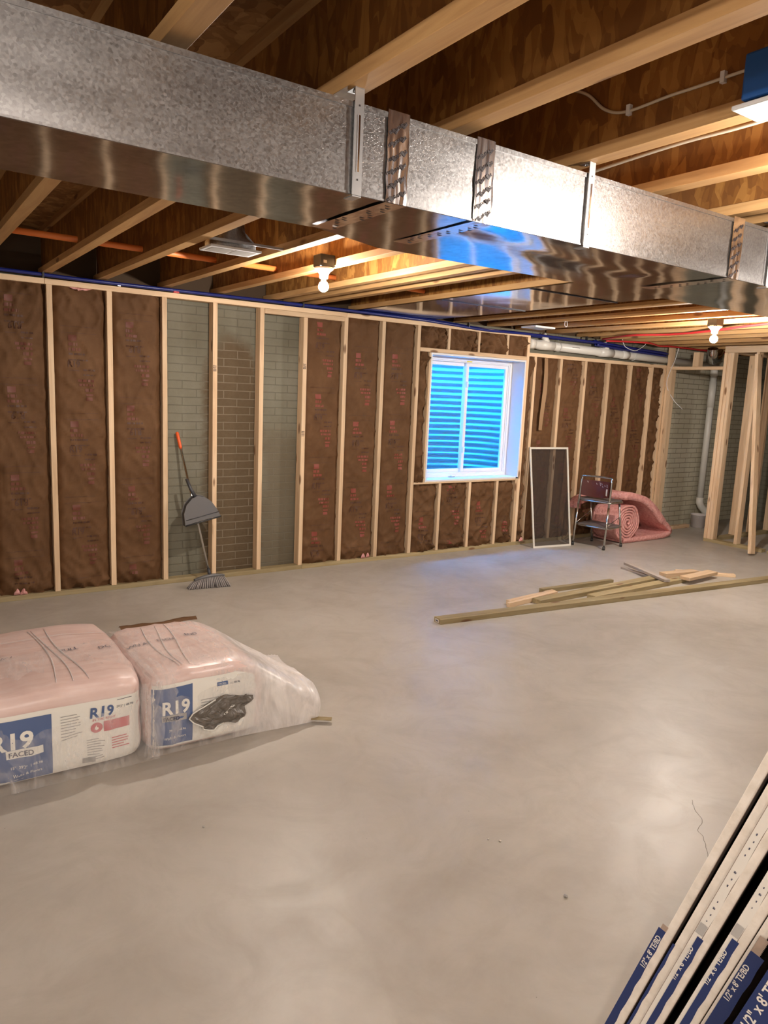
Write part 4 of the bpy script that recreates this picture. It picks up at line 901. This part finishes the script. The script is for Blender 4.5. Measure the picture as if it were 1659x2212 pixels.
        tw('WN AT', .885, -2.37, .034); tw('EACH', 1.03, -2.345, .032); tw('END', 1.17, -2.33, .032); part('top_writing', mb, root)
    return root, P, topf, fr
b1, P1, top1, fr1 = bundle(.205, .868, -2.725, -1.83, .385, 3, 'left pink insulation bundle in clear plastic, cut by the left edge of the photo', 1)
b2, P2, top2, fr2 = bundle(.866, 1.42, -2.735, -2.03, .378, 8, 'right pink insulation bundle with loose plastic bag end and dark wrapping inside', 2)
# kraft edges peeking at the back top of bundle 2
mb = MB(); mb.grid(lambda u, v: Vector((.93+.40*u, -2.02-.05*v+.01*math.sin(u*9), .368+.012*math.sin(v*3.1)+.006*noise.noise(Vector((u*8, v*3, 0))))), 20, 4, 'kraft'); part('kraft_edge', mb, b2)
# dark crumpled wrapping on front of bundle 2, under the plastic
mb = MB()
def crum(u, v, o=0):
    a = 2*math.pi*u; r = (.05+.10*(v)); x = 1.20+.135*v*math.cos(a)*(1+.18*math.sin(3*a)+.1*math.sin(7*a)); z = .155+.075*v*math.sin(a)*(1+.25*math.cos(2*a+1)+.12*math.sin(5*a))+.03*v*math.cos(a)
    q = fr2(x, z, 0); return Vector((q.x, q.y-.006-.012*(1-v*v)-.030*abs(noise.noise(Vector((x*16, 3, z*19))))-.012*abs(noise.noise(Vector((x*50, 1, z*40)))), q.z))
mb.grid(lambda u, v: crum(-u, v), 44, 16, 'black_wrap', smooth=False)
mb.tube([crum(.30+.45*k/14, .98)+Vector((0, -.006, 0)) for k in range(15)], .0035, 'label_white', 5)
put_text(mb, "x 8' TE/", .03, 'label_white', lambda a, b: crum((math.atan2(b*.9+a*.8-.04, a*.6-b*.8)/(2*math.pi)) % 1, min(.8, math.hypot(a*.6-b*.8, b*.9+a*.8-.04)*6))-Vector((0, .004, 0)), .02)
part('black_wrapping', mb, b2)
# thin bag over each bundle; on the right one it runs on into a loose open end
def bagfn(x0, x1, H0, ya0, yb0, t0, seed, drop):
    def sheath(u, v):
        x = x0+(x1-x0)*v; t_ = max(0, (x-t0)/(1.64-t0)); t_ = min(1, t_); t_ = t_*t_*(3-2*t_)
        yf = ya0-.03*t_; yb = yb0-.20*t_; H = H0-drop*t_
        an = math.pi*(.0+1.0*u); p = 9-6.2*t_; c_, sn = math.cos(an), math.sin(an); k = (abs(c_)**p+abs(sn)**p)**(-1/p)
        y = (yf+yb)/2-(yb-yf)/2*c_*k; z = H*sn*k
        w_ = noise.noise(Vector((x*3, y*2.5, z*3+seed)))*.012*(.2+1.3*t_)+(1-abs(noise.noise(Vector((x*8+y*3, y*1.5, z*6+seed)))))**7*.012*(.4+t_)
        w_ *= min(1, max(0, z-.01)*9)
        ex = .035*t_*(1-.0*abs(c_))+t_*.03*math.sin(u*9)
        return Vector((x+ex, y-c_*w_, max(.004, z+sn*w_)))
    return sheath
s1 = bagfn(.19, .872, .391, -2.732, -1.825, 9, 1, 0); s2 = bagfn(.862, 1.64, .384, -2.742, -2.024, 1.26, 4, .19)
part('plastic_bag', MB().grid(s1, 60, 40, 'film_thin'), b1)
def s2t(u, v): return s2(u, v)
mb = MB(); mb.grid(s2, 60, 74, 'film_bag')
mb.grid(lambda u, v: lerp(s2(.03+.94*u, 1.0), Vector((1.60, -2.62+.42*u, .07+.07*math.sin(u*3.1))), v), 30, 6, 'film_bag')
part('plastic_bag', mb, b2)
# gathered plastic between the two bundles
for i, (xx, w_) in enumerate(((.846, .030), (.874, .026), (.895, .018))):
    mb = MB(); mb.grid(lambda u, v: Vector((xx+w_*u*(.4+.8*v)+.012*math.sin(v*6+i), -2.738-.016*math.sin(math.pi*u)-.01*noise.noise(Vector((u*4, v*4, i))), .02+.33*v)), 8, 26, 'plastic_film'); part('plastic_fold', mb, b2)
for i, xx in enumerate((.52, .56, .62, 1.02, 1.06, 1.10)):
    T_f, y_a, y_b = (top1, -2.66, -1.95) if xx < .85 else (top2, -2.68, -2.12)
    mb = MB(); pts = [T_f(xx+.03*math.sin(k/5+i), y_a+(y_b-y_a)*k/16, .002) for k in range(17)]; mb.tube(pts, [.0012+.0028*math.sin(math.pi*k/16) for k in range(17)], 'film_dense', 5); part('wrinkle', mb, b1 if xx < .85 else b2)
link('loose_strip', MB().box((0, 0, 0), (.10, .035, .003), 'treated_x', Matrix.Translation((1.64, -2.78, .02)) @ Matrix.Rotation(math.radians(-35), 4, 'Z')), None, (1.64, -2.78, .004), 'small brown strip sticking out under the plastic bag end', 'strip')

# ================================================================ drywall sheets at the right
nP = Vector((.29196, -.90957, -.29571)); hd = Vector((math.sin(math.radians(76)), math.cos(math.radians(76)), 0)); uu = hd.cross(nP).normalized()
if uu.z < 0: uu = -uu
ww = uu.cross(hd).normalized()
if ww.y > 0: ww = -ww
ray = Vector((.7051107, .41345857, -.57608238)); PD = CAM+ray*1.33; org = PD-uu*(PD.z/uu.z)
def drywall(o0, th, label, h=1.372, L_=2.44, shift=0, tape_=None, dz=0, blue0=.18, blue1=.80):
    base = org+ww*o0+hd*shift; base = base-uu*(base.z/uu.z)
    corner = -ww.z*th/uu.z if ww.z < 0 else 0
    base = base+uu*(abs(ww.z)*th/uu.z+.001)
    M = Matrix.Identity(4)
    for i in range(3): M[i][0] = hd[i]; M[i][1] = ww[i]; M[i][2] = uu[i]; M[i][3] = base[i]
    root = thing('drywall_sheet', tuple(base), label, 'drywall', 'drywall sheets leaning on their long edges')
    f = lambda p: M @ Vector(p)
    mb = MB(); mb.box((.001, .0006, 0), (L_, th-.0006, h), 'gypsum', M)
    mb.box((0.0, 0, 0), (L_, .0006, h), 'paper_white', M).box((0, th-.0006, 0), (L_, th, h), 'paper_grey', M)
    part('board', mb, root, loc=(0, 0, 0))
    return root, f
names = ['first drywall sheet, nearest the open floor, with blue taped end', 'second drywall sheet from the open floor, rough pale edge', 'third drywall sheet from the open floor, with blue and white end tape', 'fourth drywall sheet from the open floor, plain pale edge before the wide gap',
         'fifth drywall sheet from the open floor, taped end after the wide gap', 'sixth drywall sheet from the open floor, plain pale edge', 'seventh drywall sheet from the open floor, taped edge beside the dark gap', 'eighth drywall sheet nearest the camera with large blue size label']
offs = [0, .0187, .0315, .0445, .0690, .0820, .0960, .136]
TH = .0127
def tape_on(root, f, y0, y1, z0, z1, m_, txts=(), o=-.0012, edge=None):
    mb = MB(); nz = 30
    for i in range(nz):
        a, b = z0+(z1-z0)*i/nz, z0+(z1-z0)*(i+1)/nz; j0 = .0008*math.sin(i*2.3); j1 = .0008*math.sin((i+1)*2.3)
        mb.add([f((o, y0, a)), f((o, y1+j0, a)), f((o, y1+j1, b)), f((o, y0, b))], [(0, 1, 2, 3)], m_)
    for s_, y, z, sz, mm in txts:
        put_text(mb, s_, sz, mm, lambda a, b: f((o-.0006, y-b, z+a)), .02)
    return part('end_tape', mb, root, loc=(0, 0, 0))
DASH = lambda z: [('-', .0088+.0008*(k%2), z+.0085*k+.02*(k//5)+.004*((k*7)%3), .009+.002*(k%3), 'ink') for k in range(15)]
zc = (PD-org).length      # distance along the edge of the reference pixel
for i, o0 in enumerate(offs[:7]):
    root, f = drywall(o0, TH, names[i])
    zt = zc+{0: -.027, 1: -.02, 2: -.004, 4: .02, 6: .015}.get(i, 0)
    if i == 0:
        tape_on(root, f, -.0105, .0012, .25, zt, 'tape_blue', [('1/2" x 8\' TE/BD', -.0005, zt-.082, .0108, 'tape_white')], edge=0)
        tape_on(root, f, -.008, .0012, zt, zt+.010, 'paper_grey')
    if i == 1: tape_on(root, f, -.003, .001, .2, zt-.02, 'tape_blue')
    if i == 2: tape_on(root, f, .0, TH, .2, zt+.30, 'tape_white', DASH(zt+.03)); tape_on(root, f, .0065, TH+.003, .2, zt, 'tape_blue', [("1/2\" x 8' TE/BD", .0100, zt-.092, .0112, 'tape_white')], o=-.002); tape_on(root, f, .001, .012, zt+.004, zt+.024, 'label_grey', o=-.0021)
    if i == 4: tape_on(root, f, .0, TH, .2, zt+.30, 'tape_white', DASH(zt+.06)); tape_on(root, f, .0055, TH+.003, .2, zt, 'tape_blue', [("1/2\" x 8' TE/BD", .0095, zt-.095, .0112, 'tape_white')], o=-.002); tape_on(root, f, .001, .012, zt+.004, zt+.026, 'label_grey', o=-.0021)
    if i == 6: tape_on(root, f, .004, TH+.010, .2, zt, 'tape_blue', [("1/2\" x 8' TE/BD", .0135, zt-.097, .0115, 'tape_white')], o=-.002); tape_on(root, f, .004, .016, zt, zt+.03, 'paper_grey', o=-.0021)
root, f = drywall(offs[7], TH*2, names[7], shift=-.02)
tape_on(root, f, -.010, .034, .2, zc+.045, 'tape_blue', [("1/2\" x 8' TE/BD", .010, zc-.10, .0195, 'tape_white')])

# ================================================================ floor details
mb = MB(); P = [(2.68, -4.16), (2.63, -4.2), (2.575, -4.27), (2.50, -4.30), (2.48, -4.335), (2.44, -4.37), (2.39, -4.41), (2.36, -4.43)]
pts = wob([(x, y, 0) for x, y in P], 6); 
for i in range(len(pts)-1):
    a, b = pts[i], pts[i+1]; d = (b-a).normalized(); s_ = Vector((-d.y, d.x, 0))*.0009; j = Vector((noise.noise(a*30)*.006, noise.noise(a*31+Vector((5, 0, 0)))*.006, 0)); j2 = Vector((noise.noise(b*30)*.006, noise.noise(b*31+Vector((5, 0, 0)))*.006, 0))
    mb.add([a-s_+j+Vector((0, 0, .0004)), a+s_+j+Vector((0, 0, .0004)), b+s_+j2+Vector((0, 0, .0004)), b-s_+j2+Vector((0, 0, .0004))], [(0, 1, 2, 3)], 'crack')
struct('trim_2', mb)
def pebble(x, y, r, lab, m_='mud'):
    bm = bmesh.new(); bmesh.ops.create_icosphere(bm, subdivisions=2, radius=r)
    for v_ in bm.verts: v_.co += v_.co.normalized()*noise.noise(v_.co*150)*r*.4; v_.co.z *= .7
    zm = min(v_.co.z for v_ in bm.verts); bm.verts.ensure_lookup_table()
    mb = MB().add([(v_.co.x+x, v_.co.y+y, v_.co.z-zm) for v_ in bm.verts], [tuple(q.index for q in f.verts) for f in bm.faces], m_); bm.free()
    link('debris_pebble', mb, None, (x, y, 0), lab, 'pebble')
pebble(1.764, -4.296, .007, 'small grey pebble on the floor left of the drywall sheets', 'label_grey')
pebble(1.785, -3.961, .005, 'tiny pale crumb on the floor in the middle distance', 'gypsum')
pebble(1.755, -3.93, .0035, 'tiniest pale crumb beside the other crumb on the floor', 'gypsum')
pebble(.891, -3.333, .004, 'tiny dark crumb on the floor in front of the bundles', 'mud')
for o in bpy.data.objects:
    if '_w' in o.keys(): del o['_w']
